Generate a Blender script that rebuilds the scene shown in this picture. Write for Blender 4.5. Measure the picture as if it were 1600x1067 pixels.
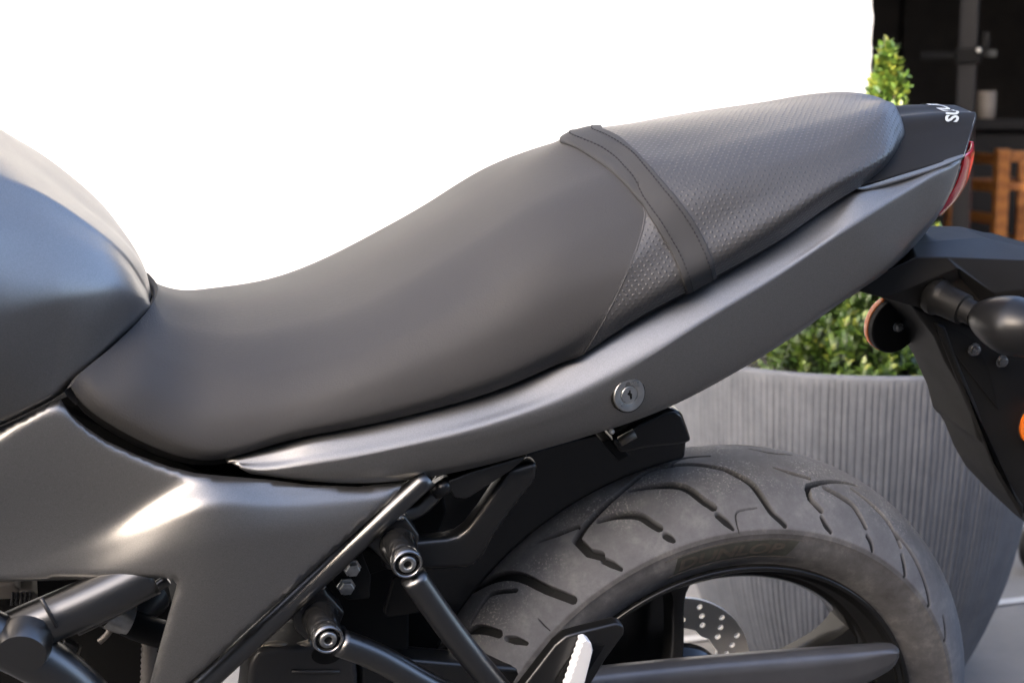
import bpy, bmesh, math, random
import numpy as np
from mathutils import Vector, Matrix
from mathutils.geometry import delaunay_2d_cdt

for o in list(bpy.data.objects):
    bpy.data.objects.remove(o)
S = bpy.context.scene
COL = S.collection
random.seed(7)
rng = np.random.default_rng(7)
R = math.radians

# ------------------------------------------------------------------ camera, sky, sun, exposure
YAW, PITCH, LEAN, FPX = 0.3004, 0.145, 0.205, 2400.0
CAM = np.array([-0.6567, -1.5198, 0.9506])
cam_d = bpy.data.cameras.new('camera')
cam = bpy.data.objects.new('camera', cam_d)
COL.objects.link(cam)
cam.location = CAM
cam.rotation_euler = (math.pi / 2 - PITCH, 0, -YAW)
cam_d.sensor_width = 22.3
cam_d.lens = FPX / 1600 * 22.3
cam_d.clip_start = 0.05
cam_d.clip_end = 400
cam_d.dof.use_dof = True
cam_d.dof.focus_distance = 1.38
cam_d.dof.aperture_fstop = 5.0
S.camera = cam

SUN_EL, SUN_AZ = R(21), R(226)      # azimuth: direction the light comes from, clockwise from +y
w = bpy.data.worlds.new('World')
S.world = w
w.use_nodes = True
nt = w.node_tree
bg = nt.nodes['Background']
sky = nt.nodes.new('ShaderNodeTexSky')
sky.sky_type = 'NISHITA'
sky.sun_disc = False
sky.sun_elevation = SUN_EL
sky.sun_rotation = SUN_AZ
sky.air_density = 0.5
sky.dust_density = 3.0
sky.ozone_density = 0.0
nt.links.new(sky.outputs[0], bg.inputs[0])
bg.inputs[1].default_value = 0.15
sun_d = bpy.data.lights.new('sun', 'SUN')
sun_d.energy = 2.0
sun_d.angle = R(0.5)
sun_d.color = (1.0, 0.97, 0.92)
sun = bpy.data.objects.new('sun', sun_d)
COL.objects.link(sun)
sdir = Vector((math.sin(SUN_AZ) * math.cos(SUN_EL), math.cos(SUN_AZ) * math.cos(SUN_EL), math.sin(SUN_EL)))
sun.rotation_euler = sdir.to_track_quat('Z', 'Y').to_euler()
S.view_settings.view_transform = 'Standard'
S.view_settings.look = 'None'
S.view_settings.exposure = 2.85
S.view_settings.gamma = 1

# ------------------------------------------------------------------ survey of the photograph: sight line through a pixel of the 1600 px photo
_cy, _sy, _cp, _sp = math.cos(YAW), math.sin(YAW), math.cos(PITCH), math.sin(PITCH)
FW = np.array([_sy * _cp, _cy * _cp, -_sp])
RT = np.array([_cy, -_sy, 0.0])
UP = np.cross(RT, FW)
cL, sL = math.cos(LEAN), math.sin(LEAN)
RL = np.array([[1, 0, 0], [0, cL, -sL], [0, sL, cL]])      # motorcycle frame -> world (leaning on its side stand)
CL = RL.T @ CAM


def sight(px, py):
    return FW + RT * (px - 800) / FPX - UP * (py - 533.5) / FPX


def U(px, py, y):
    """point on the sight line at the lateral distance y from the motorcycle's centre plane (motorcycle frame)"""
    d = RL.T @ sight(px, py)
    return CL + d * ((y - CL[1]) / d[1])


def W(px, py, depth):
    """world point on the sight line at that depth"""
    return CAM + sight(px, py) * depth


def G(px, py, z=0.0):
    d = sight(px, py)
    return CAM + d * ((z - CAM[2]) / d[2])


def pix(P):
    """motorcycle frame points -> photo pixels"""
    d = np.asarray(P) @ RL.T - CAM
    z = d @ FW
    return np.stack([800 + FPX * (d @ RT) / z, 533.5 - FPX * (d @ UP) / z], -1)


# ------------------------------------------------------------------ splines
def nat(t, y, q):
    t = np.asarray(t, float); y = np.asarray(y, float); n = len(t)
    if n == 2:
        return y[0] + (y[1] - y[0]) * ((q - t[0]) / (t[1] - t[0])).reshape((-1,) + (1,) * (y.ndim - 1))
    h = np.diff(t)
    A = np.zeros((n, n)); B = np.zeros((n,) + y.shape[1:])
    A[0, 0] = A[-1, -1] = 1
    for i in range(1, n - 1):
        A[i, i - 1], A[i, i], A[i, i + 1] = h[i - 1], 2 * (h[i - 1] + h[i]), h[i]
        B[i] = 6 * ((y[i + 1] - y[i]) / h[i] - (y[i] - y[i - 1]) / h[i - 1])
    M = np.linalg.solve(A, B.reshape(n, -1)).reshape(B.shape)
    k = np.clip(np.searchsorted(t, q, side='right') - 1, 0, n - 2)
    sh = (-1,) + (1,) * (y.ndim - 1)
    hk = h[k].reshape(sh); a = (t[k + 1] - q).reshape(sh); b = (q - t[k]).reshape(sh)
    return (M[k] * a ** 3 + M[k + 1] * b ** 3) / (6 * hk) + (y[k] / hk - M[k] * hk / 6) * a + (y[k + 1] / hk - M[k + 1] * hk / 6) * b


def pchip(t, y, q):
    t = np.asarray(t, float); y = np.asarray(y, float); n = len(t)
    h = np.diff(t); sh = (-1,) + (1,) * (y.ndim - 1)
    d = np.diff(y, axis=0) / h.reshape(sh)
    m = np.zeros_like(y)
    for i in range(1, n - 1):
        w1, w2 = 2 * h[i] + h[i - 1], h[i] + 2 * h[i - 1]
        ok = d[i - 1] * d[i] > 0
        with np.errstate(all='ignore'):
            v = (w1 + w2) / (w1 / d[i - 1] + w2 / d[i])
        m[i] = np.where(ok, v, 0)
    m[0], m[-1] = d[0], d[-1]
    k = np.clip(np.searchsorted(t, q, side='right') - 1, 0, n - 2)
    hk = h[k].reshape(sh); s = ((q - t[k]) / h[k]).reshape(sh)
    return (y[k] * (1 + 2 * s) * (1 - s) ** 2 + m[k] * hk * s * (1 - s) ** 2
            + y[k + 1] * s * s * (3 - 2 * s) + m[k + 1] * hk * s * s * (s - 1))


def chord(P):
    """mean chord parameter along axis 0 of P (n, m, 3)"""
    d = np.linalg.norm(np.diff(P, axis=0), axis=-1)
    d = d.mean(axis=1) if d.ndim > 1 else d
    return np.concatenate([[0], np.cumsum(np.maximum(d, 1e-5))])


def loft(st, nu, nv, along=nat, across=pchip):
    st = np.asarray(st, float)
    t = chord(st)
    A = along(t, st, np.linspace(t[0], t[-1], nu))
    B = np.swapaxes(A, 0, 1)
    s = chord(B)
    # keep the rails themselves among the samples so that creases stay crisp
    q = []
    for a, b in zip(s[:-1], s[1:]):
        k = max(2, int(round(nv * (b - a) / s[-1])))
        q += list(np.linspace(a, b, k, endpoint=False))
    q = np.array(q + [s[-1]])
    return np.swapaxes(across(s, B, q), 0, 1)


def loft_sym(st, nu, nv, along=nat):
    """left half of a surface that is smooth across the centre plane"""
    st = np.asarray(st, float)
    q = st[:, -2::-1].copy(); q[..., 1] *= -1
    P = loft(np.concatenate([st, q], 1), nu, nv * 2, along)
    k = np.abs(P[0, :, 1]).argmin()
    P = P[:, :k + 1].copy(); P[:, -1, 1] = 0
    return P


def curve(pts, n, f=nat):
    p = np.asarray(pts, float)
    t = chord(p)
    return f(t, p, np.linspace(0, t[-1], n))


# ------------------------------------------------------------------ materials
def new_mat(name, base=(.1, .1, .1), rough=.5, metal=0., spec=.5):
    m = bpy.data.materials.new(name)
    m.use_nodes = True
    b = m.node_tree.nodes['Principled BSDF']
    b.inputs['Base Color'].default_value = (*base, 1)
    b.inputs['Roughness'].default_value = rough
    b.inputs['Metallic'].default_value = metal
    b.inputs['Specular IOR Level'].default_value = spec
    return m


def N(m, kind, **kw):
    n = m.node_tree.nodes.new(kind)
    for k, v in kw.items():
        if k in n.inputs.keys() if hasattr(n.inputs, 'keys') else False:
            n.inputs[k].default_value = v
        else:
            setattr(n, k, v)
    return n


def L(m, a, b):
    m.node_tree.links.new(a, b)


def bsdf(m):
    return m.node_tree.nodes['Principled BSDF']


def noise(m, scale, detail=3, rough=.5, coord='Object', vec=None):
    tc = N(m, 'ShaderNodeTexCoord')
    n = N(m, 'ShaderNodeTexNoise')
    n.inputs['Scale'].default_value = scale
    n.inputs['Detail'].default_value = detail
    n.inputs['Roughness'].default_value = rough
    L(m, vec if vec is not None else tc.outputs[coord], n.inputs['Vector'])
    return n


def ramp(m, src, stops):
    r = N(m, 'ShaderNodeValToRGB')
    el = r.color_ramp.elements
    while len(el) < len(stops):
        el.new(0.5)
    for e, (p, c) in zip(el, stops):
        e.position = p
        e.color = (*c, 1) if len(c) == 3 else c
    L(m, src, r.inputs[0])
    return r


def bump(m, src, strength, dist=0.001, prev=None):
    b = N(m, 'ShaderNodeBump')
    b.inputs['Strength'].default_value = strength
    b.inputs['Distance'].default_value = dist
    L(m, src, b.inputs['Height'])
    if prev:
        L(m, prev.outputs[0], b.inputs['Normal'])
    L(m, b.outputs[0], bsdf(m).inputs['Normal'])
    return b


def vary(m, base, amt=.25, scale=6, rough=None):
    n = noise(m, scale, 5, .6)
    lo = tuple(c * (1 - amt) for c in base); hi = tuple(min(1, c * (1 + amt)) for c in base)
    r = ramp(m, n.outputs['Fac'], [(.3, lo), (.7, hi)])
    L(m, r.outputs[0], bsdf(m).inputs['Base Color'])
    if rough:
        r2 = ramp(m, n.outputs['Fac'], [(.3, (rough[0],) * 3), (.7, (rough[1],) * 3)])
        L(m, r2.outputs[0], bsdf(m).inputs['Roughness'])
    return n


def mat_paint():
    m = new_mat('matte_grey_paint', (.2, .2, .205), .32, .92)
    n = noise(m, 1400, 2)
    r = ramp(m, n.outputs['Fac'], [(.3, (.225, .220, .212)), (.7, (.30, .293, .283))])
    L(m, r.outputs[0], bsdf(m).inputs['Base Color'])
    d = noise(m, 14, 5, .65)
    r2 = ramp(m, d.outputs['Fac'], [(.35, (.38,) * 3), (.7, (.43,) * 3)])
    L(m, r2.outputs[0], bsdf(m).inputs['Roughness'])
    return m


def mat_vinyl(name, dots):
    m = new_mat(name, (.048, .047, .047), .52, 0, .6 if dots else .22)
    uv = N(m, 'ShaderNodeUVMap')
    if not dots:
        vo = N(m, 'ShaderNodeTexVoronoi'); vo.inputs['Scale'].default_value = 800
        L(m, uv.outputs[0], vo.inputs['Vector'])
        bump(m, vo.outputs['Distance'], .4, .0005)
    else:
        # staggered raised dots
        sep = N(m, 'ShaderNodeSeparateXYZ'); L(m, uv.outputs[0], sep.inputs[0])
        def mth(op, a, b=None, c=None):
            k = N(m, 'ShaderNodeMath', operation=op)
            for i, v in enumerate((a, b, c)):
                if v is None: continue
                if isinstance(v, (int, float)): k.inputs[i].default_value = v
                else: L(m, v, k.inputs[i])
            return k.outputs[0]
        nj = noise(m, 30, 2)
        jt = N(m, 'ShaderNodeVectorMath', operation='MULTIPLY_ADD'); L(m, nj.outputs['Color'], jt.inputs[0]); jt.inputs[1].default_value = (.003, .003, 0); L(m, uv.outputs[0], jt.inputs[2])
        L(m, jt.outputs[0], sep.inputs[0])
        u = mth('MULTIPLY', sep.outputs[0], 1 / .0062); v = mth('MULTIPLY', sep.outputs[1], 1 / .0044)
        row = mth('FLOOR', v)
        off = mth('MULTIPLY', mth('MODULO', row, 2), .5)
        fu = mth('SUBTRACT', mth('FRACT', mth('ADD', u, off)), .5)
        fv = mth('MULTIPLY', mth('SUBTRACT', mth('FRACT', v), .5), .72)
        d2 = mth('ADD', mth('MULTIPLY', fu, fu), mth('MULTIPLY', fv, fv))
        h = mth('SUBTRACT', 1, mth('MULTIPLY', d2, 1 / .05))
        h = mth('MAXIMUM', h, 0)
        b1 = bump(m, h, .7, .0006)
        n = noise(m, 900, 2)
        bump(m, n.outputs['Fac'], .25, .0004, b1)
    v = noise(m, 9, 4)
    r = ramp(m, v.outputs['Fac'], [(.35, (.36 if dots else .46,) * 3), (.7, (.41 if dots else .52,) * 3)])
    L(m, r.outputs[0], bsdf(m).inputs['Roughness'])
    return m


def mat_strap():
    m = new_mat('black_webbing', (.040, .040, .041), .7, 0, .3)
    uv = N(m, 'ShaderNodeUVMap')
    wv = N(m, 'ShaderNodeTexWave'); wv.wave_type = 'BANDS'; wv.bands_direction = 'Y'
    wv.inputs['Scale'].default_value = 330; wv.inputs['Distortion'].default_value = .6
    wv.inputs['Detail Scale'].default_value = 3
    L(m, uv.outputs[0], wv.inputs['Vector'])
    bump(m, wv.outputs['Fac'], .4, .0006)
    return m


def mat_rubber():
    m = new_mat('tyre_rubber', (.05, .05, .05), .8, 0, .35)
    at = N(m, 'ShaderNodeAttribute'); at.attribute_name = 'across'
    n1 = noise(m, 30, 8, .72)
    n2 = noise(m, 420, 3, .7)
    base = ramp(m, n1.outputs['Fac'], [(.30, (.058, .059, .064)), (.52, (.115, .117, .124)), (.70, (.23, .228, .223))])
    # crown is worn brown-grey by dirt, side walls dull brown
    crown = ramp(m, at.outputs['Fac'], [(0.0, (.22, .195, .16)), (.3, (.17, .156, .135)), (.6, (.10, .101, .106)), (.97, (.125, .127, .14)), (.985, (.034, .030, .027)), (1, (.034, .030, .027))])
    mx = N(m, 'ShaderNodeMix', data_type='RGBA'); mx.inputs[0].default_value = .5
    L(m, base.outputs[0], mx.inputs[6]); L(m, crown.outputs[0], mx.inputs[7])
    # grit: small pale specks in drifting patches, mostly on the crown
    n3 = noise(m, 22, 3, .6)
    patch = ramp(m, n3.outputs['Fac'], [(.40, (0, 0, 0)), (.58, (1, 1, 1))])
    band = ramp(m, at.outputs['Fac'], [(.0, (.5,) * 3), (.3, (1,) * 3), (.62, (.35,) * 3), (.8, (0,) * 3)])
    sp = ramp(m, n2.outputs['Fac'], [(.56, (0, 0, 0)), (.62, (1, 1, 1))])
    a = N(m, 'ShaderNodeMath', operation='MULTIPLY'); L(m, patch.outputs[0], a.inputs[0]); L(m, band.outputs[0], a.inputs[1])
    b = N(m, 'ShaderNodeMath', operation='MULTIPLY'); L(m, a.outputs[0], b.inputs[0]); L(m, sp.outputs[0], b.inputs[1])
    c = N(m, 'ShaderNodeMath', operation='MULTIPLY'); L(m, b.outputs[0], c.inputs[0]); c.inputs[1].default_value = .8
    mx2 = N(m, 'ShaderNodeMix', data_type='RGBA')
    L(m, c.outputs[0], mx2.inputs[0]); L(m, mx.outputs[2], mx2.inputs[6]); mx2.inputs[7].default_value = (.42, .40, .36, 1)
    # groove floors painted near-black, their shade put into the colour
    gr = N(m, 'ShaderNodeAttribute'); gr.attribute_name = 'groove'
    mx3 = N(m, 'ShaderNodeMix', data_type='RGBA')
    L(m, gr.outputs['Fac'], mx3.inputs[0]); L(m, mx2.outputs[2], mx3.inputs[6]); mx3.inputs[7].default_value = (.004, .004, .004, 1)
    L(m, mx3.outputs[2], bsdf(m).inputs['Base Color'])
    bump(m, n2.outputs['Fac'], .35, .0006)
    return m


M = {}
M['paint'] = mat_paint()
M['vinyl'] = mat_vinyl('fine_grain_vinyl', False)
M['dots'] = mat_vinyl('dotted_vinyl', True)
M['strap'] = mat_strap()
M['rubber'] = mat_rubber()
M['thread'] = new_mat('dark_thread', (.008, .008, .012), .8)
m = M['black'] = new_mat('black_plastic', (.008, .008, .008), .5, 0, .16); bump(m, noise(m, 700, 2).outputs['Fac'], .12, .0004); vary(m, (.009, .009, .009), .3, 10, (.42, .58))
m = M['gloss'] = new_mat('gloss_black', (.008, .008, .008), .18); vary(m, (.009, .009, .009), .3, 12, (.14, .26))
m = M['frame'] = new_mat('satin_black_steel', (.06, .06, .06), .32, .9); vary(m, (.06, .06, .06), .1, 8, (.30, .35))
m = M['tail'] = new_mat('dark_satin_tail', (.045, .045, .045), .33, 0, .14); vary(m, (.013, .0125, .012), .12, 14, (.42, .5))
m = M['alloy'] = new_mat('satin_dark_alloy', (.14, .14, .14), .3, 1.); vary(m, (.14, .14, .14), .06, 8, (.29, .34))
m = M['guard'] = new_mat('satin_guard', (.12, .122, .13), .4, .7); vary(m, (.12, .122, .13), .12, 20, (.36, .46))
m = M['alu'] = new_mat('satin_aluminium', (.62, .61, .59), .3, 1.); vary(m, (.6, .6, .58), .15, 60, (.22, .4))
m = M['zinc'] = new_mat('zinc_bolt', (.42, .42, .41), .35, 1.); vary(m, (.42, .42, .41), .25, 120, (.28, .48))
m = M['disc'] = new_mat('brake_disc_steel', (.8, .76, .70), .5, 0.)
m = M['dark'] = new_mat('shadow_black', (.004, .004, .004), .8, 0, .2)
m = M['red'] = new_mat('red_lens', (.62, .006, .016), .18, 0, .4)
m = M['amber'] = new_mat('amber_lens', (.85, .19, .015), .16); bsdf(m).inputs['Transmission Weight'].default_value = .2
M['letter_glint'] = new_mat('white_print_and_glint', (.40, .43, .43), .4)
m = M['hanger'] = new_mat('grey_black_plastic', (.022, .022, .023), .36); vary(m, (.022, .022, .023), .2, 14, (.3, .4)); bump(m, noise(m, 900, 2).outputs['Fac'], .1, .0004)
m = M['wheelpaint'] = new_mat('gloss_black_wheel', (.006, .006, .006), .14, 0, .35); vary(m, (.008, .008, .008), .3, 18, (.10, .22))


# ------------------------------------------------------------------ mesh helpers
def mesh_obj(name, verts, faces, mat, parent=None, smooth=True, uv=None, fix=True):
    me = bpy.data.meshes.new(name)
    me.from_pydata([tuple(map(float, v)) for v in verts], [], [tuple(int(i) for i in f) for f in faces])
    if uv is not None:
        l = me.uv_layers.new(name='UVMap')
        vi = np.empty(len(me.loops), dtype=np.int32); me.loops.foreach_get('vertex_index', vi)
        l.data.foreach_set('uv', np.asarray(uv, np.float32)[vi].ravel())
    if fix:
        bm = bmesh.new(); bm.from_mesh(me)
        bmesh.ops.recalc_face_normals(bm, faces=bm.faces)
        bm.to_mesh(me); bm.free()
    if smooth:
        me.polygons.foreach_set('use_smooth', [True] * len(me.polygons))
    me.materials.append(M[mat] if isinstance(mat, str) else mat)
    o = bpy.data.objects.new(name, me)
    COL.objects.link(o)
    if parent is not None:
        o.parent = parent
    return o


def grid_faces(n, m, close_u=False, close_v=False):
    f = []
    for i in range(n if close_u else n - 1):
        for j in range(m if close_v else m - 1):
            a = i * m + j; b = i * m + (j + 1) % m; c = ((i + 1) % n) * m + (j + 1) % m; d = ((i + 1) % n) * m + j
            f.append((a, b, c, d))
    return f


def grid_uv(P, mode=True):
    n, m_ = P.shape[:2]
    if mode == 'x':          # along the motorcycle and outwards from its centre line
        v = np.concatenate([np.zeros((n, 1)), np.cumsum(np.linalg.norm(np.diff(P, axis=1), axis=2), axis=1)], 1)
        v = v - v[:, m_ // 2][:, None]
        return np.stack([P[..., 0] * 1.05, v + 1], -1).reshape(-1, 2)
    mid = P[:, m_ // 2]
    u = np.concatenate([[0], np.cumsum(np.linalg.norm(np.diff(mid, axis=0), axis=1))])
    v = np.concatenate([np.zeros((n, 1)), np.cumsum(np.linalg.norm(np.diff(P, axis=1), axis=2), axis=1)], 1)
    return np.stack([np.repeat(u[:, None], m_, 1), v], -1).reshape(-1, 2)


def sheet(name, P, mat, parent, thick=0.0, offset=-1, uv=False, orient=None):
    o = mesh_obj(name, P.reshape(-1, 3), grid_faces(*P.shape[:2]), mat, parent, uv=grid_uv(P, uv) if uv else None, fix=False)
    me = o.data
    # orient outwards (away from centre plane / up)
    nrm = np.cross(P[1:, :-1] - P[:-1, :-1], P[:-1, 1:] - P[:-1, :-1]).reshape(-1, 3)
    c = P[:-1, :-1].reshape(-1, 3)
    ref = np.stack([0 * c[:, 0], np.sign(c[:, 1]) * .5, 0 * c[:, 0] + .6], -1) if orient is None else np.tile(orient, (len(c), 1))
    if (nrm * ref).sum() > 0:
        me.flip_normals()
    if thick:
        md = o.modifiers.new('thickness', 'SOLIDIFY'); md.thickness = thick; md.offset = offset
    return o


def mirror(P):
    """left half (last column on the centre plane) -> whole surface"""
    Q = P[:, -2::-1].copy(); Q[..., 1] *= -1
    return np.concatenate([P, Q], 1)


def tube(name, pts, r, mat, parent=None, n=14, seg=None, cap=True, smooth_path=True):
    p = np.asarray(pts, float)
    if smooth_path and len(p) > 2:
        p = curve(p, seg or max(8, len(p) * 8))
    elif seg:
        p = curve(p, seg, pchip if len(p) > 2 else nat)
    k = len(p)
    rr = np.interp(np.linspace(0, 1, k), np.linspace(0, 1, len(r)), r) if hasattr(r, '__len__') else np.full(k, r)
    t = np.gradient(p, axis=0); t /= np.linalg.norm(t, axis=1)[:, None]
    a = np.array([0, 0, 1.]) if abs(t[0][2]) < .9 else np.array([1., 0, 0])
    u = np.cross(t[0], a); u /= np.linalg.norm(u)
    V = []
    for i in range(k):
        u = u - t[i] * (u @ t[i]); u /= np.linalg.norm(u)
        v = np.cross(t[i], u)
        for j in range(n):
            an = 2 * math.pi * j / n
            V.append(p[i] + rr[i] * (math.cos(an) * u + math.sin(an) * v))
    F = grid_faces(k, n, False, True)
    if cap:
        F.append(tuple(range(n))[::-1]); F.append(tuple((k - 1) * n + j for j in range(n)))
    return mesh_obj(name, V, F, mat, parent)


def lathe(name, prof, org, axis, mat, parent=None, n=32, shade=35):
    """prof: list of (radius, height along axis)"""
    axis = np.asarray(axis, float); axis /= np.linalg.norm(axis)
    a = np.array([0, 0, 1.]) if abs(axis[2]) < .9 else np.array([1., 0, 0])
    u = np.cross(axis, a); u /= np.linalg.norm(u); v = np.cross(axis, u)
    V = []
    for r_, h in prof:
        for j in range(n):
            an = 2 * math.pi * j / n
            V.append(np.asarray(org) + axis * h + max(r_, 1e-5) * (math.cos(an) * u + math.sin(an) * v))
    F = grid_faces(len(prof), n, False, True)
    o = mesh_obj(name, V, F, mat, parent)
    sharp(o, shade)
    return o


def sharp(o, deg=35):
    bm = bmesh.new(); bm.from_mesh(o.data)
    for e in bm.edges:
        if len(e.link_faces) == 2 and e.calc_face_angle(0) > R(deg):
            e.smooth = False
    bm.to_mesh(o.data); bm.free()


def prism(name, outline, y0, y1, mat, parent=None, bevel=.003, taper=1.0, raw=False, seg=2):
    """photo outline measured at lateral distance y0, extruded to y1 (motorcycle frame)"""
    a = np.array([p if raw else U(p[0], p[1], y0) for p in outline])
    b = a.copy(); b[:, 1] = y1
    if taper != 1:
        c = b.mean(0); b = c + (b - c) * taper; b[:, 1] = y1
    n = len(a)
    F = [tuple(range(n)), tuple(range(2 * n - 1, n - 1, -1))] + [(i, (i + 1) % n, n + (i + 1) % n, n + i) for i in range(n)]
    o = mesh_obj(name, np.concatenate([a, b]), F, mat, parent, smooth=True)
    if bevel:
        md = o.modifiers.new('bevel', 'BEVEL'); md.width = bevel; md.segments = seg; md.limit_method = 'ANGLE'; md.angle_limit = R(30)
        md.harden_normals = False
        md.loop_slide = False
    else:
        o.data.polygons.foreach_set('use_smooth', [False] * len(o.data.polygons))
    if bevel:
        wn = o.modifiers.new('normals', 'WEIGHTED_NORMAL'); wn.keep_sharp = True
    return o


def tps(ctrl):
    """thin plate spline y(px, py) through control points"""
    c = np.asarray(ctrl, float); p = c[:, :2] / 100; n = len(c)
    r2 = ((p[:, None] - p[None]) ** 2).sum(-1)
    K = np.where(r2 > 0, r2 * np.log(r2 + 1e-12), 0) + np.eye(n) * 1.2e-2
    P = np.concatenate([np.ones((n, 1)), p], 1)
    A = np.block([[K, P], [P.T, np.zeros((3, 3))]])
    s = np.linalg.solve(A, np.concatenate([c[:, 2], np.zeros(3)]))
    def f(q):
        q = np.asarray(q, float) / 100
        r = ((q[:, None] - p[None]) ** 2).sum(-1)
        return np.where(r > 0, r * np.log(r + 1e-12), 0) @ s[:n] + s[n] + q @ s[n + 1:]
    return f


def inside(q, poly):
    x, y = q[:, 0], q[:, 1]; r = np.zeros(len(q), bool); n = len(poly)
    for i in range(n):
        x0, y0 = poly[i]; x1, y1 = poly[(i + 1) % n]
        if y0 == y1: continue
        c = ((y0 > y) != (y1 > y)) & (x < (x1 - x0) * (y - y0) / (y1 - y0) + x0)
        r ^= c
    return r


def panel(name, outline, ctrl, mat, parent, step=9, thick=.0025, round_edge=True):
    """moulded panel: the photo outline, carried to its lateral depth by a smooth surface through measured depths"""
    o = np.asarray(outline, float)
    # densify the outline
    d = []
    for a, b in zip(o, np.roll(o, -1, 0)):
        k = max(1, int(np.hypot(*(b - a)) / step))
        d += [a + (b - a) * i / k for i in range(k)]
    d = np.array(d)
    x0, y0 = d.min(0); x1, y1 = d.max(0)
    gx, gy = np.meshgrid(np.arange(x0, x1, step), np.arange(y0, y1, step * .866))
    gx[1::2] += step / 2
    g = np.stack([gx.ravel(), gy.ravel()], -1)
    g = g[inside(g, d)]
    dist = np.sqrt(((g[:, None] - d[None]) ** 2).sum(-1)).min(1)
    g = g[dist > step * .55]
    nd = len(d)
    allp = np.concatenate([d, g])
    v, e, f, *_ = delaunay_2d_cdt([Vector(p) for p in allp], [(i, (i + 1) % nd) for i in range(nd)], [], 1, 1e-4)
    q = np.array([tuple(p) for p in v])
    yy = ctrl(q) if callable(ctrl) else tps(ctrl)(q)
    if round_edge:   # rolled rim
        fine = []
        for a, b in zip(o, np.roll(o, -1, 0)):
            k = max(1, int(np.hypot(*(b - a)))); fine += [a + (b - a) * i / k for i in range(k)]
        fine = np.array(fine)
        dd = np.array([((fine - p) ** 2).sum(-1).min() for p in q])
        yy = yy + .0022 * np.exp(-dd / 12)
    P = [U(p[0], p[1], y) for p, y in zip(q, yy)]
    ob = mesh_obj(name, P, f, mat, parent, fix=True)
    me = ob.data
    s = sum(p.normal.y * p.area for p in me.polygons)
    if s > 0:
        me.flip_normals()
    if thick:
        md = ob.modifiers.new('thickness', 'SOLIDIFY'); md.thickness = thick; md.offset = -1
    return ob


def mirrored(o, name=None):
    """the same part on the other side of the centre plane"""
    me = o.data.copy()
    co = np.empty(len(me.vertices) * 3, np.float32); me.vertices.foreach_get('co', co)
    co = co.reshape(-1, 3); co[:, 1] *= -1; me.vertices.foreach_set('co', co.ravel())
    me.flip_normals()
    c = bpy.data.objects.new(name or o.name.split('.')[0], me)
    COL.objects.link(c); c.parent = o.parent
    for md in o.modifiers:
        k = c.modifiers.new(md.name, md.type)
        for a in ('thickness', 'offset', 'width', 'segments', 'limit_method', 'angle_limit'):
            if hasattr(md, a): setattr(k, a, getattr(md, a))
    return c


def empty(name, loc=(0, 0, 0), rot=(0, 0, 0)):
    o = bpy.data.objects.new(name, None); COL.objects.link(o)
    o.location = loc; o.rotation_euler = rot
    return o


def tag(o, label=None, cat=None, group=None, kind=None):
    for k, v in (('label', label), ('category', cat), ('group', group), ('kind', kind)):
        if v: o[k] = v
    return o


def text_verts(body, size=1.0, shear=0.0, offset=0.0, res=3):
    c = bpy.data.curves.new('lettering', 'FONT')
    c.body = body; c.size = size; c.shear = shear; c.offset = offset; c.resolution_u = res
    c.align_x = 'CENTER'; c.align_y = 'CENTER'
    o = bpy.data.objects.new('lettering', c); COL.objects.link(o)
    bpy.context.view_layer.update()
    me = bpy.data.meshes.new_from_object(o.evaluated_get(bpy.context.evaluated_depsgraph_get()))
    bm = bmesh.new(); bm.from_mesh(me)
    bmesh.ops.remove_doubles(bm, verts=bm.verts, dist=1e-5)
    for _ in range(2):
        bmesh.ops.subdivide_edges(bm, edges=[e for e in bm.edges if e.calc_length() > size * .15], cuts=1)
    bmesh.ops.triangulate(bm, faces=bm.faces)
    V = np.array([v.co[:] for v in bm.verts]); bm.verts.index_update()
    F = [[v.index for v in f.verts] for f in bm.faces]
    bm.free(); bpy.data.objects.remove(o); bpy.data.meshes.remove(me)
    return V, F


# ================================================================== the setting
def box(name, lo, hi, mat, parent=None, bevel=0.0):
    x0, y0, z0 = lo; x1, y1, z1 = hi
    v = [(x0, y0, z0), (x1, y0, z0), (x1, y1, z0), (x0, y1, z0), (x0, y0, z1), (x1, y0, z1), (x1, y1, z1), (x0, y1, z1)]
    o = mesh_obj(name, v, [(0, 3, 2, 1), (4, 5, 6, 7), (0, 1, 5, 4), (1, 2, 6, 5), (2, 3, 7, 6), (3, 0, 4, 7)], mat, parent, smooth=False)
    if bevel:
        md = o.modifiers.new('bevel', 'BEVEL'); md.width = bevel; md.segments = 2
    return o


m = M['stucco'] = new_mat('white_stucco', (.41, .40, .385), .92, 0, .2)
n_ = noise(m, 60, 6, .7); bump(m, n_.outputs['Fac'], .6, .004)
m = M['paving'] = new_mat('pale_concrete_paving', (.34, .34, .34), .85, 0, .3)
n_ = noise(m, 5, 8, .7); r_ = ramp(m, n_.outputs['Fac'], [(.3, (.155, .150, .142)), (.7, (.21, .203, .192))]); L(m, r_.outputs[0], bsdf(m).inputs['Base Color'])
bump(m, noise(m, 260, 4, .7).outputs['Fac'], .4, .002)
m = M['strip'] = new_mat('white_stone_strip', (.45, .45, .44), .8)
m = M['planter'] = new_mat('anthracite_fibre_concrete', (.15, .152, .165), .8, 0, .3)
n_ = noise(m, 24, 7, .7); r_ = ramp(m, n_.outputs['Fac'], [(.3, (.088, .093, .104)), (.7, (.130, .136, .149))])
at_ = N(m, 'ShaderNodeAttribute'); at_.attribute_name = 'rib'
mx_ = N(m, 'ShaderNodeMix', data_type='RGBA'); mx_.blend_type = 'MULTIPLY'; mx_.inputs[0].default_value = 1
rr_ = ramp(m, at_.outputs['Fac'], [(0, (.86, .87, .89)), (1, (1.06, 1.06, 1.05))])
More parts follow.
